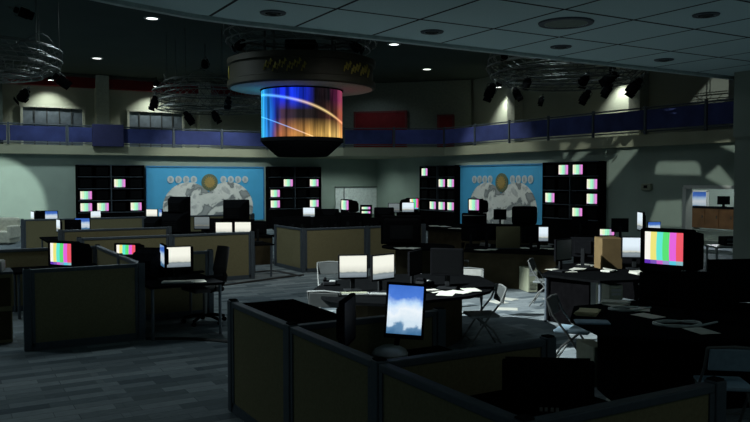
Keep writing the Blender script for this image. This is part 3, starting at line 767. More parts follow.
# more dark equipment on the middle row desk and behind it
for x_, Z_, sc_2, tr_, l_ in ((286, 19.9, .95, 160, 'behind its left end'), (302, 18.9, 1.1, 185, 'second dark one from the corner post'), (336, 19.0, 1.1, 170, 'below the left edge of the whiteboard'), (360, 19.4, 1.2, 190, 'below the right edge of the whiteboard')):
    lcd(x_, 228, tr_, OFF, 'dark monitor back on the middle row desk, ' + l_, Z=Z_, scale=sc_2)
for x_, Z_, l_ in ((312, 20.2, 'right of the corner post'), (350, 20.3, 'under the colour bar television')):
    crt(x_, 228, Z_, 175, OFF, 'black television seen from behind on the middle row desk, ' + l_, base=.75)
put(PP, 338, 236, 10, 'bright sheet on the middle row desk', 'loose sheets')
for i_, (x_, sc_2) in enumerate(((330, 1.0), (384, 1.1))):
    crt(x_, 222, 22.6, 180, OFF, 'black television back on the long desk %s the whiteboard television' % ('left of', 'right of')[i_], base=.9, scale=sc_2)
desk([G(424, 227, .75)[:2], G(462, 231, .75)[:2], G(474, 225, .75)[:2], G(438, 222, .75)[:2]], 'dark desk with white papers before the right hand rack', body='solid', inset=.15)
for i_, (x_, y_) in enumerate(((434, 226, ), (444, 226.5), (456, 228.5))):
    put(PP, x_, y_, 30 * i_, 'white sheet on the desk before the right hand rack, %s' % ('left', 'middle', 'right')[i_], 'loose sheets', scale=1.4)
for i_, x_ in enumerate((402, 412)):
    put(PP, x_, 248.3, 20 - 50 * i_, 'bright sheet on the round desk, %s' % ('left', 'right')[i_], 'loose sheets', scale=1.2, h=.7505 + .004 * i_)
# centre cluster
lcd(353, 267, 10, WHITE, 'left white document screen on the curved middle desk', scale=.97)
lcd(382.5, 267.5, 44, WHITE, 'right white document screen on the curved middle desk, turned aside', scale=1.02)
lcd(447, 263, -14, OFF, 'black blank monitor on the right of the curved middle desk', scale=1.1, Z=10.0)
lcd(415, 268, 62, OFF, 'dark monitor turned away behind the portrait blue sky monitor', scale=1.0, Z=10.2)
put(KB, 352, 295, 8, 'keyboard before the left white screen on the curved desk', 'keyboards', mats={'keys': BEIGE, 'base': GREYP})
put(KB, 386, 296, -10, 'keyboard before the right white screen on the curved desk', 'keyboards', mats={'keys': GREYP})
for i, (x, y, a_, l) in enumerate([(434, 291, 30, 'leftmost'), (446, 294, -15, 'second from left'), (458, 292, 50, 'third from left'), (471, 290, 10, 'rightmost')]):
    put(PP, x, y, a_, 'white paper sheet on the curved desk edge, %s of four' % l, 'loose sheets', h=.7505 + i * .004)
put(PH, 330, 285, 0, 'dark desk phone at the left end of the curved desk', 'desk phones')
put(PH, 425, 285, 40, 'dark desk phone between monitors on the curved desk', 'desk phones')
# right rows
crt(474, 206, 19.2, -52, BARS_RACK, 'television showing white and violet bars before the right mural', scale=.85, base=None)
p = P(474, 222, 19.3)
t = thing('television_stand', 'pale edged black box under the television before the right mural', 'stand', (p.x, p.y, 1.075), CAMYAW - 10)
MB().box((0, .22, .13), (.62, .5, .26)).build('box', PLASTIC, t); MB().box((0, -.035, .22), (.56, .01, .02)).build('trim_strip', GREYP, t)
t = thing('rounded_television', 'rounded black television seen from behind before the right mural', 'television', (*P(525, 224, 18.75)[:2], 1.08), CAMYAW + 180)
m = MB().box((0, -.08, .24), (.62, .16, .46), bev=.06); m.build('front_bezel', PLASTIC, t, True)
m = MB().box((0, .1, .22), (.5, .28, .36), bev=.08); m.build('back_housing', PLASTIC, t, True); MB().box((0, -.165, .25), (.5, .01, .36)).build('screen', OFF, t)
lcd(500, 219, 175, OFF, 'dark monitor back beside the rounded black television', Z=18.9, base=1.075, scale=.8)
lcd(539, 229, -3, WHITEC, 'bright white screen below the right mural', Z=15.6, scale=1.0)
put(KB, 541, 247, 0, 'grey keyboard before the bright screen below the right mural', 'keyboards', mats={'base': GREYP})
lcd(471, 234, 172, OFF, 'black monitor back at the left of the papers desk', Z=15.9, scale=1.0)
lcd(486, 234, 185, OFF, 'black monitor back second from left on the papers desk', Z=16.0, scale=1.05)
lcd(530, 236, 200, OFF, 'black monitor back left of the bright screen, papers desk', Z=15.4)
t = thing('desk_screen', 'brown fabric desk screen standing on the papers desk', 'screen', (*P(508, 247, 15.9)[:2], .75), CAMYAW)
MB().box((0, 0, .24), (.5, .04, .46), bev=.01).build('fabric', FABRIC, t); MB().box((0, 0, .01), (.5, .12, .02)).build('foot', FRAME, t)
for i, (x, y, a_, l) in enumerate([(482, 250, 30, 'leftmost sheet'), (492, 249.5, -20, 'second sheet from left'), (524, 248, 15, 'sheet in the middle'), (546, 248.5, 60, 'sheet right of centre'), (553, 249, -10, 'rightmost sheet')]):
    put(PP, x, y, a_, '%s on the papers desk before the right mural' % l, 'loose sheets', h=.7505 + i * .004)
put(CU, 463, 247, 0, 'dark pencil cup at the left end of the papers desk', 'pencil cups')
# right desk
lcd(563, 250, 40, mat('lcd_glass_grey', (.06, .075, .075), .3), 'grey blank monitor at the left of the cardboard box desk', scale=1.05)
lcd(583, 249, 160, OFF, 'black monitor back just left of the cardboard box', scale=1.0, Z=12.6)
bx = P(608, 268, 12.4)
t = thing('cardboard_box', 'brown cardboard box standing on the right desk', 'box', (bx.x, bx.y, .75), CAMYAW + 8)
MB().box((0, 0, .25), (.35, .3, .50), bev=.004).build('body', CARD, t); MB().box((0, -.01, .506), (.34, .13, .008)).box((0, .09, .506), (.34, .13, .008)).build('flap', CARD, t)
lcd(635, 249, -8, WHITEC, 'white and blue screen behind the cardboard box, left of the large television', scale=1.08, Z=12.2)
t = thing('paper_ball', 'small bright crumpled papers at the foot of the cardboard box', 'papers', (*G(608, 272, .75)[:2], .751), 0)
MB().box((0, 0, .02), (.22, .16, .03), rz=20, bev=.01).build('sheet', PAPER, t); MB().box((.1, .05, .03), (.2, .1, .01), rz=-30, ry=10).build('loose_sheet', PAPER, t)
for i, (x, y, a_, l) in enumerate([(556, 270, 30, 'far left'), (568, 271, 5, 'left'), (578, 269, -30, 'middle'), (588, 265, 40, 'back')]):
    put(PP, x, y, a_, 'paper sheet on the cardboard box desk, %s' % l, 'loose sheets', h=.7505 + i * .004)
put(PS, 640, 274, 10, 'paper stack on the desk edge below the large television', 'paper stacks')
lcd(580, 226, 180, OFF, 'dark monitor back left of the small green screen, right counter', Z=15.25, base=1.075, scale=.8)
t = thing('small_monitor', 'small colour bar monitor standing on the right counter', 'monitor', (*P(607, 234, 15.0)[:2], 1.078), CAMYAW)
MB().box((0, .1, .08), (.34, .2, .15), bev=.01).build('body', PLASTIC, t); MB().box((0, -.003, .085), (.28, .006, .12)).build('screen', BARS_RACK, t)
lcd(641, 223, -97, WHITEC, 'tall narrow white screen edge behind the large colour bar television', Z=13.9, base=1.075, scale=1.1)
lcd(654, 222, 5, SKYS, 'tiny blue screen just above the large colour bar television', Z=15.5, base=1.0, scale=.7)
t = thing('small_stand', 'slim dark stand holding the tiny blue screen', 'stand', (*P(654, 222, 15.53)[:2], 0), CAMYAW)
MB().box((0, 0, .03), (.4, .3, .06)).build('foot', BLACKM, t); MB().cyl((0, 0, .06), (0, 0, .97), .03).build('pole', BLACKM, t); MB().box((0, 0, .985), (.3, .26, .025)).build('tray', BLACKM, t)
lcd(620, 224, 175, OFF, 'dark equipment monitor back on the right counter', Z=14.4, base=1.075, scale=.8)
# large television with its black support
tv = crt(664, 248, 8.6, -44, BARS, 'large black television showing bright colour bars, front right', scale=1.05, base=None)
tv.scale = (1.08, 1.65, 1.16); tv.location.z = 1.13
p = tv.location
CRT.put('black television turned off directly under the large colour bar television', (p.x + .02, p.y, .75), CAMYAW - 38, GC, 1, {'screen': OFF}).scale = (1.1, 1.2, .862)
t = thing('wide_monitor', 'wide black monitor at the right edge on the black desk', 'monitor', (*P(735, 300, 8.3)[:2], .75), CAMYAW + 8)
MB().box((0, 0, .34), (.66, .05, .48), bev=.012).build('casing', PLASTIC, t); MB().box((0, -.027, .35), (.6, .006, .41)).build('screen', OFF, t)
MB().box((0, .03, .08), (.1, .05, .16)).build('stand', PLASTIC, t); MB().lathe([(.16, 0), (.16, .012), (.05, .03)], 24).build('foot', PLASTIC, t)
t = thing('black_monitor', 'black monitor between the large television and the right edge monitor', 'monitor', (*P(690, 306, 7.9)[:2], .75), CAMYAW - 4)
MB().box((0, 0, .30), (.44, .045, .38), bev=.01).build('casing', PLASTIC, t); MB().box((0, -.025, .31), (.4, .005, .32)).build('screen', OFF, t)
MB().box((0, .03, .07), (.08, .04, .14)).build('stand', PLASTIC, t); MB().lathe([(.14, 0), (.14, .01), (.04, .025)], 24).build('foot', PLASTIC, t)
# things on the front right desk
put(PS, 588, 314, -25, 'yellowish paper stack at the left corner of the black desk', 'paper stacks', mats={'sheets': mat('manila', (.5, .45, .27), .8), 'top_sheet': mat('manila', (.5, .45, .27), .8)})
t = thing('blue_folder', 'pale blue folder at the front corner of the black desk', 'folder', (*G(592, 323, .75)[:2], .751), CAMYAW - 8)
BF_ = mat('blue_folder_card', (.2, .30, .40), .7)
MB().box((0, 0, .008), (.34, .2, .015), bev=.003).build('cover', BF_, t); MB().box((.0, .005, .017), (.31, .18, .003)).build('label_sheet', BF_, t)
def coil(px, py, r, label, h=.75):
    p = G(px, py, h); m = MB()
    pts = [(r * (1 + .07 * math.sin(3 * x)) * math.cos(x), .62 * r * (1 + .05 * math.cos(2 * x)) * math.sin(x), .014 + .008 * math.sin(2.5 * x)) for x in [i * .18 for i in range(66)]]
    pts.append((r * 1.9, .1, .012))
    m.tube(pts, .011, 6); o = m.build('cable_coil', mat('pale_cable', (.5, .55, .55), .5), None, True); o.location = p; o.rotation_euler = (0, 0, R(-30)); tag(o, label, 'cable', 'cable coils')
coil(625, 310, .17, 'pale coiled cable near the middle of the black desk')
coil(678, 325, .23, 'pale coiled cable in front of the black monitor on the black desk')
for i, (x, y, a_, l) in enumerate([(648, 316, 30, 'between the two cable coils'), (640, 309, -20, 'behind the left cable coil'), (701, 331, 12, 'right of the right cable coil'), (612, 304, 15, 'near the back left of the black desk')]):
    put(PP, x, y, a_, 'paper sheet %s' % l, 'loose sheets', h=.7505 + i * .004, mats=None)
put(PS, 616, 304.5, 70, 'paper stack at the back of the black desk', 'paper stacks', mats=None)
for i, (x, y) in enumerate(((618, 402), (632, 400), (643, 397))):
    put(PP, x, y, 70 + 6 * i, 'paper strip on the floor behind the bottom right partition, %s' % ('left', 'middle', 'right')[i], 'floor papers', h=.0005 + i * .003, scale=.8)
# printer on the side table
t = thing('printer', 'dark printer on the grey side table near the right pillar', 'printer', (kd.x, kd.y, .68), -30)
MB().box((0, 0, .11), (.42, .34, .2), bev=.02).build('body', PLASTIC2, t); MB().box((0, -.18, .06), (.3, .06, .02)).build('tray', GREYP, t); MB().box((0, -.174, .15), (.3, .01, .05)).build('panel', FRAME, t)
t = thing('wall_screen', 'dark screen on the kitchen counter beyond the right opening', 'monitor', (kc.x + .2, kc.y - .25, 1.37), -60, scale=.72)
MB().box((0, 0, .28), (.5, .06, .36), bev=.01).build('casing', PLASTIC, t); MB().box((0, 0, .05), (.1, .05, .1)).build('stand', PLASTIC, t); MB().box((0, 0, .01), (.24, .18, .02)).build('foot', PLASTIC, t)
# towers and cabinets on the floor
def tower(px, py, turn, label, scale=1):
    p = G(px, py, 0); TW.put(label, (p.x, p.y, 0), CAMYAW + turn, 'beige computer towers', scale)
tower(528, 291, 12, 'beige computer tower on the floor under the papers desk', 1.05)
tower(608, 316, 10, 'beige computer tower under the cardboard box desk', 1.2)
p = G(594, 392, 0)
TW.put('pale computer tower beside the black desk, next to a folding chair', (p.x + .28, p.y + .30, 0), CAMYAW + 12, 'beige computer towers', .95)
t = thing('display_board', 'pale grey upright board on a foot under the round glossy desk', 'board', (*P(417, 270, 12.6)[:2], 0), CAMYAW)
MB().box((0, 0, .48), (.16, .04, .62), bev=.006).build('panel', GREYP, t); MB().box((0, 0, .09), (.03, .03, .17)).build('leg', GREYP, t); MB().box((0, 0, .01), (.2, .2, .02)).build('foot', GREYP, t)
p = G(592, 324, 0)
t = thing('floor_post', 'grey metal post at the front of the cardboard box desk', 'post', (p.x, p.y, 0), CAMYAW)
MB().box((0, 0, .36), (.1, .05, .70), bev=.005).build('upright', GREYP, t); MB().box((0, 0, .01), (.14, .3, .02)).build('foot', GREYP, t)
# document tray on small cabinet at left
p = G(14.5, 271, .98)
t = thing('small_cabinet', 'small brown cabinet at the left edge under the paper tray', 'cabinet', (.62, 11.45, 0), 0)
MB().box((0, 0, .48), (.42, .5, .92)).build('carcass', FABRIC, t); MB().box((0, 0, .955), (.46, .54, .03)).build('top', FRAME, t)
for z in (.25, .7):
    dd = MB().box((0, -.258, z), (.38, .015, .38)).build('drawer', WOODP, t); MB().box((0, -.275, z + .1), (.12, .02, .02)).build('handle', STEEL, dd)
t = thing('paper_tray', 'grey paper tray with white sheets at the left edge', 'tray', (.62, 11.4, .97), -12)
MB().box((0, 0, .012), (.25, .33, .02), bev=.004).build('base', GREYP, t); MB().box((0, -.16, .07), (.25, .012, .12)).box((-.12, 0, .07), (.012, .33, .12)).box((.12, 0, .07), (.012, .33, .12)).build('wall', GREYP, t); MB().box((0, 0, .125), (.22, .3, .03)).build('papers', PAPER, t)
# cream armchair-like sofa at the far left
p = G(3, 244, 0)
t = thing('armchair', 'cream upholstered armchair against the far wall at the left edge', 'chair', (p.x, p.y, 0), CAMYAW)
CRM = mat('cream_upholstery', (.5, .5, .42), .85)
MB().box((0, 0, .25), (.85, .8, .4), bev=.05).build('seat', CRM, t); MB().box((0, .36, .6), (.85, .2, .6), bev=.08).build('backrest', CRM, t)
for x in (-.4, .4): MB().box((x, 0, .42), (.16, .8, .45), bev=.05).build('armrest', CRM, t)

# ------------------------------------------------------------------ chairs
DG = mat('dark_grey_vinyl', (.03, .036, .037), .6)
fold(481, 347, -82, 'grey folding chair at the curved middle desk, facing left', {'backrest': DG})
fold(546, 306, 68, 'grey folding chair facing right by the cardboard box desk', {'backrest': DG})
fold(574, 366, 62, 'grey folding chair left of the black desk, facing right', {'backrest': DG, 'seat': CHAIRB})
fold(474, 281, -70, 'dark folding chair at the papers desk behind the curved desk', {'backrest': DG, 'seat': DG})
fold(331, 351, 165, 'grey folding chair seen from behind at the left of the curved desk')
fold(332, 312, 10, 'grey folding chair behind the left end of the curved desk')
p = P(468, 276, 11.6); FC.put('pale folding chair behind the right end of the curved desk', (p.x, p.y, 0), CAMYAW - 12, GF, 1, {'backrest': mat('pale_grey_vinyl', (.22, .23, .22), .6)})
p = P(655, 290, 12.7); FC.put('folding chair with a pale seat behind the large television', (p.x, p.y, 0), CAMYAW - 60, GF, 1, {'seat': mat('pale_grey_vinyl', (.22, .23, .22), .6)})
p = P(724, 350, 6.5); FC.put('blue grey folding chair at the black desk, bottom right', (p.x, p.y, 0), CAMYAW + 172, GF, 1, {'seat': CHAIRB, 'backrest': CHAIRB})
# office chair
p = G(205, 323, 0)
t = thing('office_chair', 'black mesh office chair at the left desk with the white screen', 'chair', (p.x, p.y, 0), CAMYAW - 52, scale=1.08)
MB().box((0, -.03, .50), (.48, .46, .07), bev=.03).build('seat', BLACKF, t)
m = MB(); N = 10; prev = []
g = [[m.bm.verts.new(((-.22 + .44 * i / N) * (1 - .12 * (j / N) ** 2), .20 + .10 * (j / N) - .05 * (1 - (2 * i / N - 1) ** 2) * -1 + (.03 if j < 3 else 0), .58 + .50 * j / N)) for i in range(N + 1)] for j in range(N + 1)]
for j in range(N):
    for i in range(N): m.bm.faces.new((g[j][i], g[j][i + 1], g[j + 1][i + 1], g[j + 1][i]))
bmesh.ops.solidify(m.bm, geom=list(m.bm.faces), thickness=.025)
m.build('backrest', BLACKF, t, True)
MB().tube([(0, .02, .46), (0, .22, .45), (0, .30, .56), (0, .32, .8)], .022).build('back_support', PLASTIC, t)
for s in (-1, 1): MB().tube([(s * .2, .0, .47), (s * .3, .02, .5), (s * .3, .04, .68)], .018).box((s * .3, 0, .7), (.07, .26, .03), bev=.01).build('armrest', PLASTIC, t)
MB().cyl((0, 0, .10), (0, 0, .47), .028).build('gas_column', STEEL, t)
for i in range(5):
    x = 2 * math.pi * i / 5 + .3; l = MB().tube([(0, 0, .12), (.15 * math.cos(x), .15 * math.sin(x), .11), (.30 * math.cos(x), .30 * math.sin(x), .075)], .022).build('base_leg', PLASTIC, t)
    MB().cyl((.30 * math.cos(x) - .02, .30 * math.sin(x), .03), (.30 * math.cos(x) + .02, .30 * math.sin(x), .03), .03, n=14).build('caster', PLASTIC, l)

# ------------------------------------------------------------------ floor cable covers
def cable_cover(pts, label, r=.045):
    m = MB(); pp = [G(x, y, .012) for x, y in pts]
    out = []
    for i in range(len(pp) - 1):
        for k in range(6):
            t_ = k / 6; a = pp[max(0, i - 1)]; b = pp[i]; c = pp[i + 1]; d_ = pp[min(len(pp) - 1, i + 2)]
            out.append(.5 * ((2 * b) + (c - a) * t_ + (2 * a - 5 * b + 4 * c - d_) * t_ ** 2 + (3 * b - a - 3 * c + d_) * t_ ** 3))
    out.append(pp[-1]); c0 = out[0].copy()
    m.tube([p - c0 for p in out], r, 8)
    for v in m.bm.verts: v.co.z = max(-.011, v.co.z * .5)
    o = m.build('cable_cover', CABLE, None, True); o.location = c0; tag(o, label, 'cable cover', 'floor cable covers')
cable_cover([(146, 339), (180, 338.5), (224, 341), (255, 346)], 'black cable cover curving across the carpet before the mesh office chair')
cable_cover([(203, 287), (225, 285), (255, 281), (285, 277), (303, 275)], 'black cable cover curving across the carpet below the middle row')
cable_cover([(253, 272), (275, 271), (300, 276)], 'black cable cover lying in the gap of the middle row')
for i, (x, y) in enumerate(((498, 302), (507, 299), (507, 309))):
    put(PP, x, y, 20 + 30 * i, 'white paper dropped on the lit floor right of the folding chair, %s' % ('left', 'far', 'near')[i], 'floor papers', h=.0005, scale=1.2)
put(PP, 553, 300, 10, 'white paper on the floor under the right folding chair', 'floor papers', h=.0005, scale=1.2)

# ------------------------------------------------------------------ hanging video drum
dc = P(302, 110, 20.0); dc.z = 0
def hz(y, Z): return H + (180 - y) * Z / F
def video_mat():
    m = bpy.data.materials.new('video_drum_picture'); m.use_nodes = True; nt = m.node_tree; b = nt.nodes['Principled BSDF']
    b.inputs['Base Color'].default_value = (.01, .01, .012, 1); b.inputs['Roughness'].default_value = .6; b.inputs['Specular IOR Level'].default_value = .05; b.inputs['Emission Strength'].default_value = 1.0
    tc = node(nt, 'ShaderNodeTexCoord'); sp = node(nt, 'ShaderNodeSeparateXYZ'); nt.links.new(tc.outputs['Object'], sp.inputs[0])
    ang = math_(nt, 'ARCTAN2', sp.outputs[0], math_(nt, 'MULTIPLY', sp.outputs[1], -1.0))     # 0 towards the front
    a = math_(nt, 'ADD', math_(nt, 'MULTIPLY', math_(nt, 'SINE', ang), .5), .5)
    z = math_(nt, 'DIVIDE', sp.outputs[2], 1.32)
    # smeared vertical streaks
    mp = node(nt, 'ShaderNodeMapping'); mp.inputs['Scale'].default_value = (5, 5, .25); nt.links.new(tc.outputs['Object'], mp.inputs[0])
    n = node(nt, 'ShaderNodeTexNoise'); n.inputs['Scale'].default_value = 1.6; n.inputs['Detail'].default_value = 3; nt.links.new(mp.outputs[0], n.inputs['Vector'])
    st = ramp(nt, [(.36, (.3, .3, .3)), (.62, (1.15, 1.15, 1.15))]); nt.links.new(n.outputs['Fac'], st.inputs[0])
    top = ramp(nt, [(0, (.06, .65, 1)), (.09, (.02, .32, 1)), (.2, (.01, .04, .5)), (.3, (.01, .03, .75)), (.5, (.01, .05, .95)), (.62, (.01, .02, .4)), (.7, (.012, .01, .02)), (.78, (.02, .012, .016)), (.86, (.006, .006, .008)), (.93, (.15, .02, .08)), (1, (.3, .05, .1))]); nt.links.new(a, top.inputs[0])
    mid = ramp(nt, [(0, (.06, .65, 1)), (.11, (.02, .28, 1)), (.22, (.01, .03, .3)), (.3, (.06, .03, .06)), (.5, (.02, .016, .02)), (.7, (.02, .014, .014)), (.9, (.1, .035, .025)), (1, (.4, .1, .06))]); nt.links.new(a, mid.inputs[0])
    bot = ramp(nt, [(0, (.06, .7, 1)), (.12, (.03, .28, .95)), (.19, (.05, .05, .25)), (.25, (.4, .12, .06)), (.4, (.5, .2, .06)), (.6, (.65, .32, .08)), (.8, (1, .6, .15)), (.95, (1, .65, .2)), (1, (.9, .4, .1))]); nt.links.new(a, bot.inputs[0])
    k1 = ramp(nt, [(.06, (0, 0, 0)), (.36, (1, 1, 1))]); nt.links.new(z, k1.inputs[0])
    k2 = ramp(nt, [(.5, (0, 0, 0)), (.72, (1, 1, 1))]); nt.links.new(z, k2.inputs[0])
    c1 = mixc(nt, k1.outputs[0], bot.outputs[0], mid.outputs[0]); c2 = mixc(nt, k2.outputs[0], c1, top.outputs[0])
    x = node(nt, 'ShaderNodeMix', data_type='RGBA', blend_type='MULTIPLY'); x.inputs[0].default_value = 1.0
    nt.links.new(c2, x.inputs[6]); nt.links.new(st.outputs[0], x.inputs[7])
    out = x.outputs[2]
    # two glowing arcs
    def arc(fn, w, col):
        nonlocal out
        d_ = math_(nt, 'ABSOLUTE', math_(nt, 'SUBTRACT', z, fn)); k = math_(nt, 'SUBTRACT', 1.0, math_(nt, 'MINIMUM', math_(nt, 'DIVIDE', d_, w), 1.0))
        k = math_(nt, 'MULTIPLY', k, k)
        y = node(nt, 'ShaderNodeMix', data_type='RGBA', blend_type='ADD'); nt.links.new(k, y.inputs[0]); nt.links.new(out, y.inputs[6]); nt.links.new(col, y.inputs[7]); out = y.outputs[2]
    colr = ramp(nt, [(0, (.1, .6, 1)), (.35, (.2, .45, 1)), (.6, (.9, .6, .35)), (.85, (1, .75, .3)), (1, (.9, .4, .2))]); nt.links.new(a, colr.inputs[0])
    f1 = math_(nt, 'SUBTRACT', math_(nt, 'SUBTRACT', .84, math_(nt, 'MULTIPLY', a, .28)), math_(nt, 'MULTIPLY', math_(nt, 'POWER', a, 4.0), .26))
    f2 = math_(nt, 'SUBTRACT', .42, math_(nt, 'MULTIPLY', a, .62))
    f3 = math_(nt, 'SUBTRACT', .98, math_(nt, 'MULTIPLY', math_(nt, 'POWER', a, .5), .62))
    arc(f1, .05, colr.outputs[0]); arc(f2, .02, colr.outputs[0])
    nt.links.new(out, b.inputs['Emission Color'])
    return m
zb, zt = hz(138, 20) - .02, hz(92.5, 20)
t = thing('hanging_video_drum', 'huge round video screen hanging under a bronze crown, blue and orange picture', 'video screen', (dc.x, dc.y, zb), CAMYAW)
rd = 40 / F * 20
MB().lathe([(rd, 0), (rd, zt - zb)], 96, cap=False).build('video_screen', video_mat(), t, True)
MB().lathe([(rd + .03, -.10), (rd + .03, .0), (rd - .04, .0)], 64).build('lower_rim', PLASTIC2, t, True)
MB().lathe([(rd - .42, -.48), (rd - .38, -.46), (rd - .02, -.14), (rd - .02, -.10)], 64).build('bottom_bowl', PLASTIC2, t, True)
MB().lathe([(rd - .06, zt - zb), (rd + .03, zt - zb), (rd + .03, zt - zb + .06), (rd - .06, zt - zb + .06)], 64).build('upper_rim', PLASTIC, t, True)
rc = 73 / F * 20; cz = zt - zb
MB().lathe([(rd - .1, cz + .05), (rc - .02, cz + .07), (rc, cz + .09), (rc, cz + .22), (rc - .06, cz + .24), (rc - .06, cz + .62), (rc, cz + .64), (rc, cz + .78), (rc - .3, cz + .80)], 96).build('crown', BRONZE, t, True)
MB().lathe([(rd - .1, cz + .03), (rc - .08, cz + .055)], 96, cap=False).build('underside', mat('drum_underside', (.5, .5, .46), .8), t, True)
# ochre scroll ornaments on the crown band
for a0, n_ in ((-22, 9), (40, 9), (-100, 8), (110, 9), (170, 9)):
    m = MB()
    for i in range(n_):
        x = R(a0 + i * 3.6); rr_ = rc - .05; zc = cz + .43 + .05 * math.sin(i * 2.1)
        w = [(rr_ * math.sin(x + R(dx)), -rr_ * math.cos(x + R(dx)), zc + dz) for dx, dz in ((-1.6, -.1), (-.6, .04), (.2, -.03), (1.0, .12), (1.8, .05))]
        m.tube(w, .022, 5)
    m.build('scroll_ornament', OCHRE, t)
for x in range(4):
    a_ = R(45 + 90 * x); MB().cyl((1.2 * math.cos(a_), 1.2 * math.sin(a_), cz + .78), (1.2 * math.cos(a_), 1.2 * math.sin(a_), CH - zb), .03).build('hanger_rod', TRUSS, t)
MB().box((0, 0, cz + 1.05), (.8, .8, .5), bev=.03).build('hoist_box', PLASTIC2, t)

# ------------------------------------------------------------------ circular lighting rigs
def rig(px, Z, label, tiers, rods=8, grp='circular lighting rigs', bars=10):
    c = P(px, 180, Z); t = thing('lighting_rig', label, 'lighting rig', (c.x, c.y, tiers[0][1]), CAMYAW, grp)
    z0 = tiers[0][1]
    for r_, z_ in tiers: MB().ring((0, 0, z_ - z0), r_, .017).ring((0, 0, z_ - z0 + .06), r_ * .93, .012).ring((0, 0, z_ - z0 - .05), r_ * .8, .012).build('ring', TRUSS, t)
    for i in range(rods):
        a_ = 2 * math.pi * (i + .5) / rods; r0 = tiers[0][0]
        MB().cyl((r0 * .95 * math.cos(a_), r0 * .95 * math.sin(a_), 0), (r0 * .95 * math.cos(a_), r0 * .95 * math.sin(a_), CH - z0), .012, n=6).build('hanger_rod', TRUSS, t)
    m = MB()
    for i in range(bars * 5):
        a_ = 2 * math.pi * i / (bars * 5)
        for (r1, z1), (r2, z2) in zip(tiers, tiers[1:]):
            m.cyl((r1 * math.cos(a_), r1 * math.sin(a_), z1 - z0), (r2 * math.cos(a_ + .12), r2 * math.sin(a_ + .12), z2 - z0), .008, n=5)
    m.build('lattice', TRUSS, t)
    m = MB()
    for i in range(4):
        a_ = math.pi * i / 4; r1, z1 = tiers[-1]
        m.cyl((-r1 * math.cos(a_), -r1 * math.sin(a_), z1 - z0), (r1 * math.cos(a_), r1 * math.sin(a_), z1 - z0), .018, n=6)
    m.build('cross_bar', TRUSS, t)
    # loops of cable
    m = MB()
    for i in range(bars):
        a_ = 2 * math.pi * i / bars; r1, z1 = tiers[0]
        m.tube([(r1 * math.cos(a_ + k * .1), r1 * math.sin(a_ + k * .1), z1 - z0 + (.22 if i % 2 else -.25) * math.sin(math.pi * k / 6)) for k in range(7)], .011, 5)
    m.build('cable_loop', TRUSS, t)
    return c
def tz(*ys, Z, r): return [(rr, hz(y, Z)) for y, rr in zip(ys, r)]
c1 = rig(-12, 16.0, 'round tiered lighting rig at the left edge under the ceiling', tz(50, 60, 68, 76, Z=16, r=(1.5, 1.5, 1.45, 1.1)))
c2 = rig(214, 24.0, 'round tiered lighting rig left of the video drum', tz(84, 93, 102, 110, Z=24, r=(1.5, 1.85, 1.7, 1.75)))
c3 = rig(566, 19.0, 'round tiered lighting rig on the right, against the tiled ceiling edge', tz(60, 68, 76, 84, Z=19, r=(1.95, 2.0, 1.9, 1.55)))
c4 = rig(302, 20.0, 'round lighting rig directly above the bronze crown', tz(37, 45, 52, Z=20, r=(2.0, 1.95, 1.8)), rods=6)
def make_spot():
    t = thing('stage_spotlight', '', 'spotlight')
    MB().cyl((0, 0, -.12), (0, 0, .12), .14, .13, 18).box((0, 0, .2), (.16, .16, .12), bev=.02).build('lamp_can', PLASTIC, t, True)
    MB().tube([(-.15, 0, 0), (-.15, 0, .2), (0, 0, .32), (.15, 0, .2), (.15, 0, 0)], .012, 6).build('yoke', TRUSS, t)
    for y, a_ in ((-.15, 25), (.15, -25)): MB().box((0, y, -.17), (.22, .015, .16), rx=a_).build('barn_door', PLASTIC, t)
    MB().box((0, 0, .36), (.06, .06, .08)).build('clamp', TRUSS, t)
    return t
SP = Proto(make_spot)
def spot(px, py, Z, tilt, label, scale=1.2, hang=None):
    p = P(px, py, Z); scale *= .62; o = SP.put(label, p, CAMYAW, 'stage spotlights', scale)
    o.rotation_euler = (R(tilt[0]), R(tilt[1]), R(CAMYAW))
    return o
for a_ in [(24, 13, 15.6, (30, -70), 'spotlight at the top left corner above the left rig', 1.2),
           (62, 81, 15.6, (20, -50), 'spotlight at the right end of the left rig'), (23, 96, 15.8, (30, 50), 'spotlight hanging below the left rig'),
           (154, 103, 23, (25, 20), 'spotlight at the left end of the rig beside the drum', 1.4), (189, 118, 23.5, (25, -30), 'spotlight lowest under the rig beside the drum', 1.4),
           (216, 117, 23.5, (-20, -30), 'spotlight right of the lowest one under the rig beside the drum', 1.3), (228, 103, 22.5, (10, 10), 'spotlight between the rig and the video drum', 1.2),
           (205, 64, 22.8, (60, 30), 'spotlight above the rig beside the drum', 1.3),
           (240, 45, 19.0, (40, 60), 'spotlight at the left end above the bronze crown', 1.3), (356, 47, 19.0, (40, -60), 'spotlight at the right end above the bronze crown', 1.3),
           (490, 92, 18.0, (35, 20), 'spotlight at the left end of the right rig', 1.4), (517, 94, 18.5, (25, -30), 'spotlight second from left on the right rig', 1.1),
           (541, 101, 19.5, (30, 10), 'small spotlight lowest on the right rig', .8), (585, 97, 18.5, (30, 25), 'spotlight hanging low in the middle of the right rig', 1.2),
           (607, 90, 18.5, (30, 25), 'spotlight right of the middle one on the right rig', 1.2), (609, 79, 17.8, (30, 60), 'spotlight high on the right part of the right rig', 1.4),
           (584, 80, 17.8, (60, 10), 'spotlight high in the middle of the right rig', 1.3), (634, 87, 18.8, (35, 30), 'spotlight at the right end of the right rig', 1.6),
           (527, 83, 18.0, (60, 10), 'spotlight high at the left of the right rig', 1.1), (505, 55, 18.0, (60, 10), 'spotlight at the top left of the right rig', 1.0)]:
    spot(*a_)

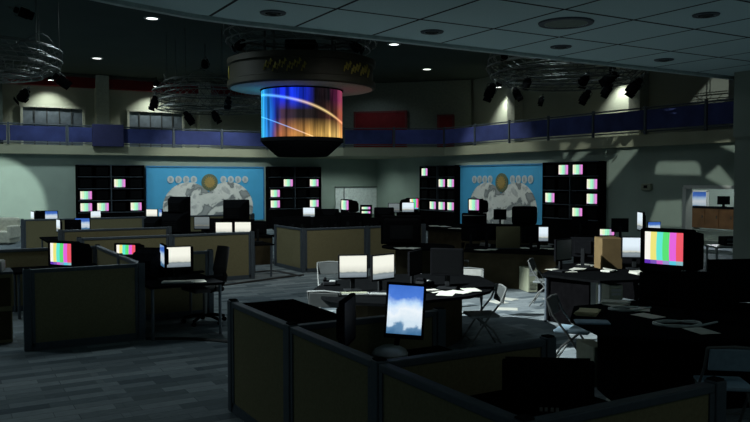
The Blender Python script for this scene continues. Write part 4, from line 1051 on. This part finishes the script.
# ------------------------------------------------------------------ ceiling lamps
def emit(name, c, s):
    m = bpy.data.materials.new(name); m.use_nodes = True; b = m.node_tree.nodes['Principled BSDF']
    b.inputs['Emission Color'].default_value = (*c, 1); b.inputs['Emission Strength'].default_value = s; return m
GLOW = emit('lamp_glow', (.95, 1, .95), 3.0)
def make_down():
    t = thing('ceiling_downlight', '', 'ceiling light')
    MB().lathe([(.14, -.02), (.19, -.02), (.2, 0), (.14, 0)], 24, cap=False).build('trim_ring', GREYP, t, True)
    MB().lathe([(.0, -.012), (.14, -.012)], 24, cap=False).build('lamp', GLOW, t)
    return t
DL = Proto(make_down)
for x, y, l in ((152, 18, 'lit ceiling downlight nearest the top at left'), (97, 58, 'lit ceiling downlight above the left windows'), (394, 44, 'lit ceiling downlight right of the bronze crown'), (427, 69, 'lit ceiling downlight nearest the centre back wall')):
    p = G(x, y, CH); DL.put(l, p, 0, 'lit ceiling downlights', 1.15)
def lamp(kind, loc, energy, col, size=.1, target=None, cone=60, blend=.3, name='lamp_light'):
    L = bpy.data.lights.new(name, kind); L.energy = energy; L.color = col
    if kind == 'SPOT': L.spot_size = R(cone); L.spot_blend = blend; L.shadow_soft_size = size
    elif kind == 'AREA': L.size = size
    else: L.shadow_soft_size = size
    o = bpy.data.objects.new(name, L); COL.objects.link(o); o.location = loc
    if target is not None: o.rotation_euler = (Vector(target) - Vector(loc)).to_track_quat('-Z', 'Y').to_euler()
    return o
# downlights washing the upper walls
WASH = (.97, 1.0, .85)
for px, l in ((52, 'left window'), (156, 'second window')):
    t_ = (px - 375) / F; Z = 34.0 / (.866 - .5 * t_); X = t_ * Z; u = .866 * X + .5 * Z
    p = Vector((u, 33.75, 6.3))
    s = thing('wall_washer', 'lit wall washer lamp above the %s on the far upper wall' % l, 'lamp', p, 0, 'wall washers')
    MB().lathe([(.12, 0), (.12, .2), (.06, .28)], 20).build('can', PLASTIC2, s, True); MB().lathe([(0, -.004), (.11, -.004)], 20, cap=False).build('lamp', GLOW, s)
    MB().cyl((0, 0, .25), (0, 0, CH - 6.3), .02).build('stem', PLASTIC2, s)
    lamp('SPOT', p + Vector((0, 0, -.05)), 150, WASH, .04, p + Vector((0, 1.0, -3)), 104, .75)
for px, py, e, l in ((499, 88, 230, 'left of the right rig'), (612, 80, 170, 'behind the right rig')):
    t_ = (px - 375) / F; Z = 20.5 / (.866 * t_ + .5); v = (.866 - .5 * t_) * Z
    p = Vector((20.45, v, hz(py, Z) if px < 600 else 5.9))
    s = thing('wall_washer', 'lit wall washer lamp on the right upper wall, %s' % l, 'lamp', p, 0, 'wall washers')
    MB().lathe([(.12, 0), (.12, .2), (.06, .28)], 20).build('can', PLASTIC2, s, True); MB().lathe([(0, -.004), (.11, -.004)], 20, cap=False).build('lamp', GLOW, s)
    MB().cyl((0, 0, .25), (0, 0, CH - p.z), .02).build('stem', PLASTIC2, s)
    lamp('SPOT', p + Vector((0, 0, -.05)), e, WASH, .05, p + Vector((.8, 0, -3)), 96, .8)
# recessed fittings in the tiled ceiling (unlit)
def make_rec():
    t = thing('recessed_light', '', 'ceiling light')
    MB().lathe([(.13, -.025), (.19, -.02), (.2, 0), (.15, 0)], 24, cap=False).build('trim_ring', FRAME, t, True)
    MB().lathe([(.0, -.006), (.14, -.006)], 24, cap=False).build('lens', PLASTIC2, t)
    MB().ring((0, 0, -.03), .08, .012, 20).build('inner_ring', STEEL, t)
    return t
RC = Proto(make_rec)
for x, y, l in ((273, 12.5, 'leftmost, above the drum'), (432, 31.5, 'second from left, near the edge'), (561, 46.5, 'third from left, near the edge'), (706, 14.5, 'topmost at the right'), (664, 59.5, 'near the edge at the right')):
    p = G(x, y, TC); RC.put('unlit recessed light in the tiled ceiling, ' + l, p, 0, 'recessed lights', .8)
p = G(566, 22.5, TC)
t = thing('ceiling_speaker', 'large round ceiling speaker in the tiled ceiling', 'speaker', p)
MB().lathe([(.27, -.02), (.34, -.02), (.35, 0), (.27, 0)], 32, cap=False).build('trim_ring', FRAME, t, True)
MB().lathe([(0, -.015), (.27, -.015)], 32, cap=False).build('grille', mat('speaker_mesh', (.16, .2, .17), .8), t)

# ------------------------------------------------------------------ lights
cool = (.80, .97, 1.0)
# added unseen spot in place of window sun: pool on the floor's right half
lamp('SPOT', (-1.5, 10.6, 6.4), 14500, (.93, 1.0, .98), .06, (7.0, 9.1, 0), 31, .3)
# added unseen lamp box: its cut plate throws slanted patches on the right wall
def on_u(px, py, u):
    r = ray(px, py); return Vector((0, 0, H)) + r * (u / r.x)
PL = Vector((3.5, 10.4, 6.0)); aim = (Vector((UR, 15.8, 2.7)) - PL).normalized()
ex = aim.cross(Vector((0, 0, 1))).normalized(); ey = ex.cross(aim)
cuts = [([(607, 163), (628, 143), (637, 142), (638, 150), (607, 187)], UR), ([(603, 153), (603, 147), (612, 139), (621, 138)], 18.3),
        ([(560, 157), (560, 143), (571, 143)], 18.15), ([(572, 160), (591, 145), (581, 142), (567, 158)], 18.15),
        ([(655, 174), (656, 165), (660, 161.5), (696, 161.5), (700, 166), (701, 175)], UR), ([(705, 177), (719, 165), (733, 182), (733, 191)], UR),
        ([(648, 227), (657, 201), (682, 200), (682, 227)], UR), ([(716, 144), (733, 141), (733, 151)], 18.3), ([(664, 109), (671, 104), (676, 108), (676, 115)], 18.15),
        ([(690, 103), (713, 77), (733, 79), (733, 101)], 21.0)]
cu = bpy.data.curves.new('plate', 'CURVE'); cu.dimensions = '2D'; cu.fill_mode = 'BOTH'
def spl(pts):
    k_ = cu.splines.new('POLY'); k_.points.add(len(pts) - 1); k_.use_cyclic_u = True
    for q_, (x, y) in zip(k_.points, pts): q_.co = (x, y, 0, 1)
spl([(-.5, -.5), (.5, -.5), (.5, .5), (-.5, .5)])
for pts, u in cuts:
    o2 = []
    for px, py in pts:
        d_ = on_u(px, py, u) - PL; k_ = .5 / d_.dot(aim); o2.append((d_.dot(ex) * k_, d_.dot(ey) * k_))
    spl(o2)
tmp = bpy.data.objects.new('plate', cu); COL.objects.link(tmp)
me = bpy.data.meshes.new_from_object(tmp.evaluated_get(bpy.context.evaluated_depsgraph_get())); bpy.data.objects.remove(tmp)
me.materials.clear(); me.materials.append(BLACKM)
t = thing('added_patch_light', 'added unseen lamp box with a cut plate, throwing light patches on the right wall', 'spotlight', PL)
RM_ = Matrix((ex, ey, -aim)).transposed().to_4x4()
o = bpy.data.objects.new('patch_mask_plate', me); COL.objects.link(o); o.parent = t; o.matrix_local = RM_ @ Matrix.Translation((0, 0, -.5))
hb = MB().box((.505, 0, -.2), (.02, 1.03, .62)).box((-.505, 0, -.2), (.02, 1.03, .62)).box((0, .505, -.2), (1.03, .02, .62)).box((0, -.505, -.2), (1.03, .02, .62)).box((0, 0, .12), (1.03, 1.03, .02)).build('housing', BLACKM, t); hb.matrix_local = RM_
MB().cyl((0, 0, .5), (0, 0, CH - PL.z), .03).build('hanger', TRUSS, t)
lamp('SPOT', PL, 3000, (.93, 1.0, .92), .002, PL + aim, 80, .1)
# left wall pool
pl = Vector((far_u(-4), UV_W, 1.2))
lamp('SPOT', pl + Vector((.5, -7.5, 4.2)), 2300, (.85, 1, .92), .05, pl, 25, .3)
for u_, v_, e_ in ((1.5, 10.2, 60), (5.0, 11.5, 300), (8.6, 11.5, 260)): lamp('SPOT', (u_, v_, 6.5), e_, (1, .97, .86), .2, (u_ + .2, v_ + 6, .6), 62, .8)  # added unseen spots that brighten the left and middle row panels
# lamps added under the balcony to brighten the corner wall and whiteboard
for u, v, e in ((15.6, 30.3, 60), (17.0, 30.2, 60), (17.2, 28.4, 16), (16.2, 27.2, 16)): lamp('SPOT', (u, v, 3.1), e, (.85, 1, .95), .1, (u, v, 0), 150, .7)
# general dim downlights in the atrium ceiling
for u in (-2, 4, 11.5, 16.5):
    for v in (13, 19, 25, 29.5):
        lamp('SPOT', (u, v, 6.6), {-2: 330, 4: 300, 11.5: 170, 16.5: 26}[u] * {13: .6, 19: 1.1, 25: 1, 29.5: 1.3}[v], cool, .25, (u, v, 0), 150, .6)
# spots added to brighten the two murals
lamp('SPOT', (10.0, 27.4, 6.4), 780, (.92, 1, .93), .15, (10.0, UV_W, 1.9), 62, .6)
lamp('SPOT', (14.4, 22.4, 6.4), 480, (.92, 1, .93), .15, (UR, 22.4, 1.9), 62, .6)
lamp('SPOT', (4.6, .2, 4.1), 16, (1, .95, .8), .2, (4.6, .8, 0), 130, .6)  # extra spot added to lift the front partition faces
# unseen uplights added to brighten the tiled ceiling
for u, v, e in ((2, -3, 20), (8, -2, 30), (14, 1, 46), (9, 4, 7)): lamp('SPOT', (u, v, 1.6), e, (.62, .92, 1.0), .3, (u, v + .3, 5), 140, .8)
lamp('POINT', (21.8, 16.0, 2.8), 230, (.9, .95, 1), .2)
lamp('POINT', (19.3, 12.9, 2.8), 30, (.9, 1, .95), .15)  # extra fill added to brighten the kitchen opening and its frame
w = bpy.data.worlds.new('world'); S.world = w; w.use_nodes = True
bg = w.node_tree.nodes['Background']; bg.inputs[0].default_value = (.50, .80, .86, 1); bg.inputs[1].default_value = .09

# ------------------------------------------------------------------ camera
cd = bpy.data.cameras.new('camera'); cd.lens = F / 750 * 36; cd.sensor_width = 36; cd.clip_end = 200
co = bpy.data.objects.new('camera', cd); COL.objects.link(co); co.location = (0, 0, H); co.rotation_euler = (R(90) - PITCH, 0, R(-30)); S.camera = co
S.view_settings.view_transform = 'Standard'; S.view_settings.look = 'None'; S.view_settings.gamma = 1; S.view_settings.exposure = 0
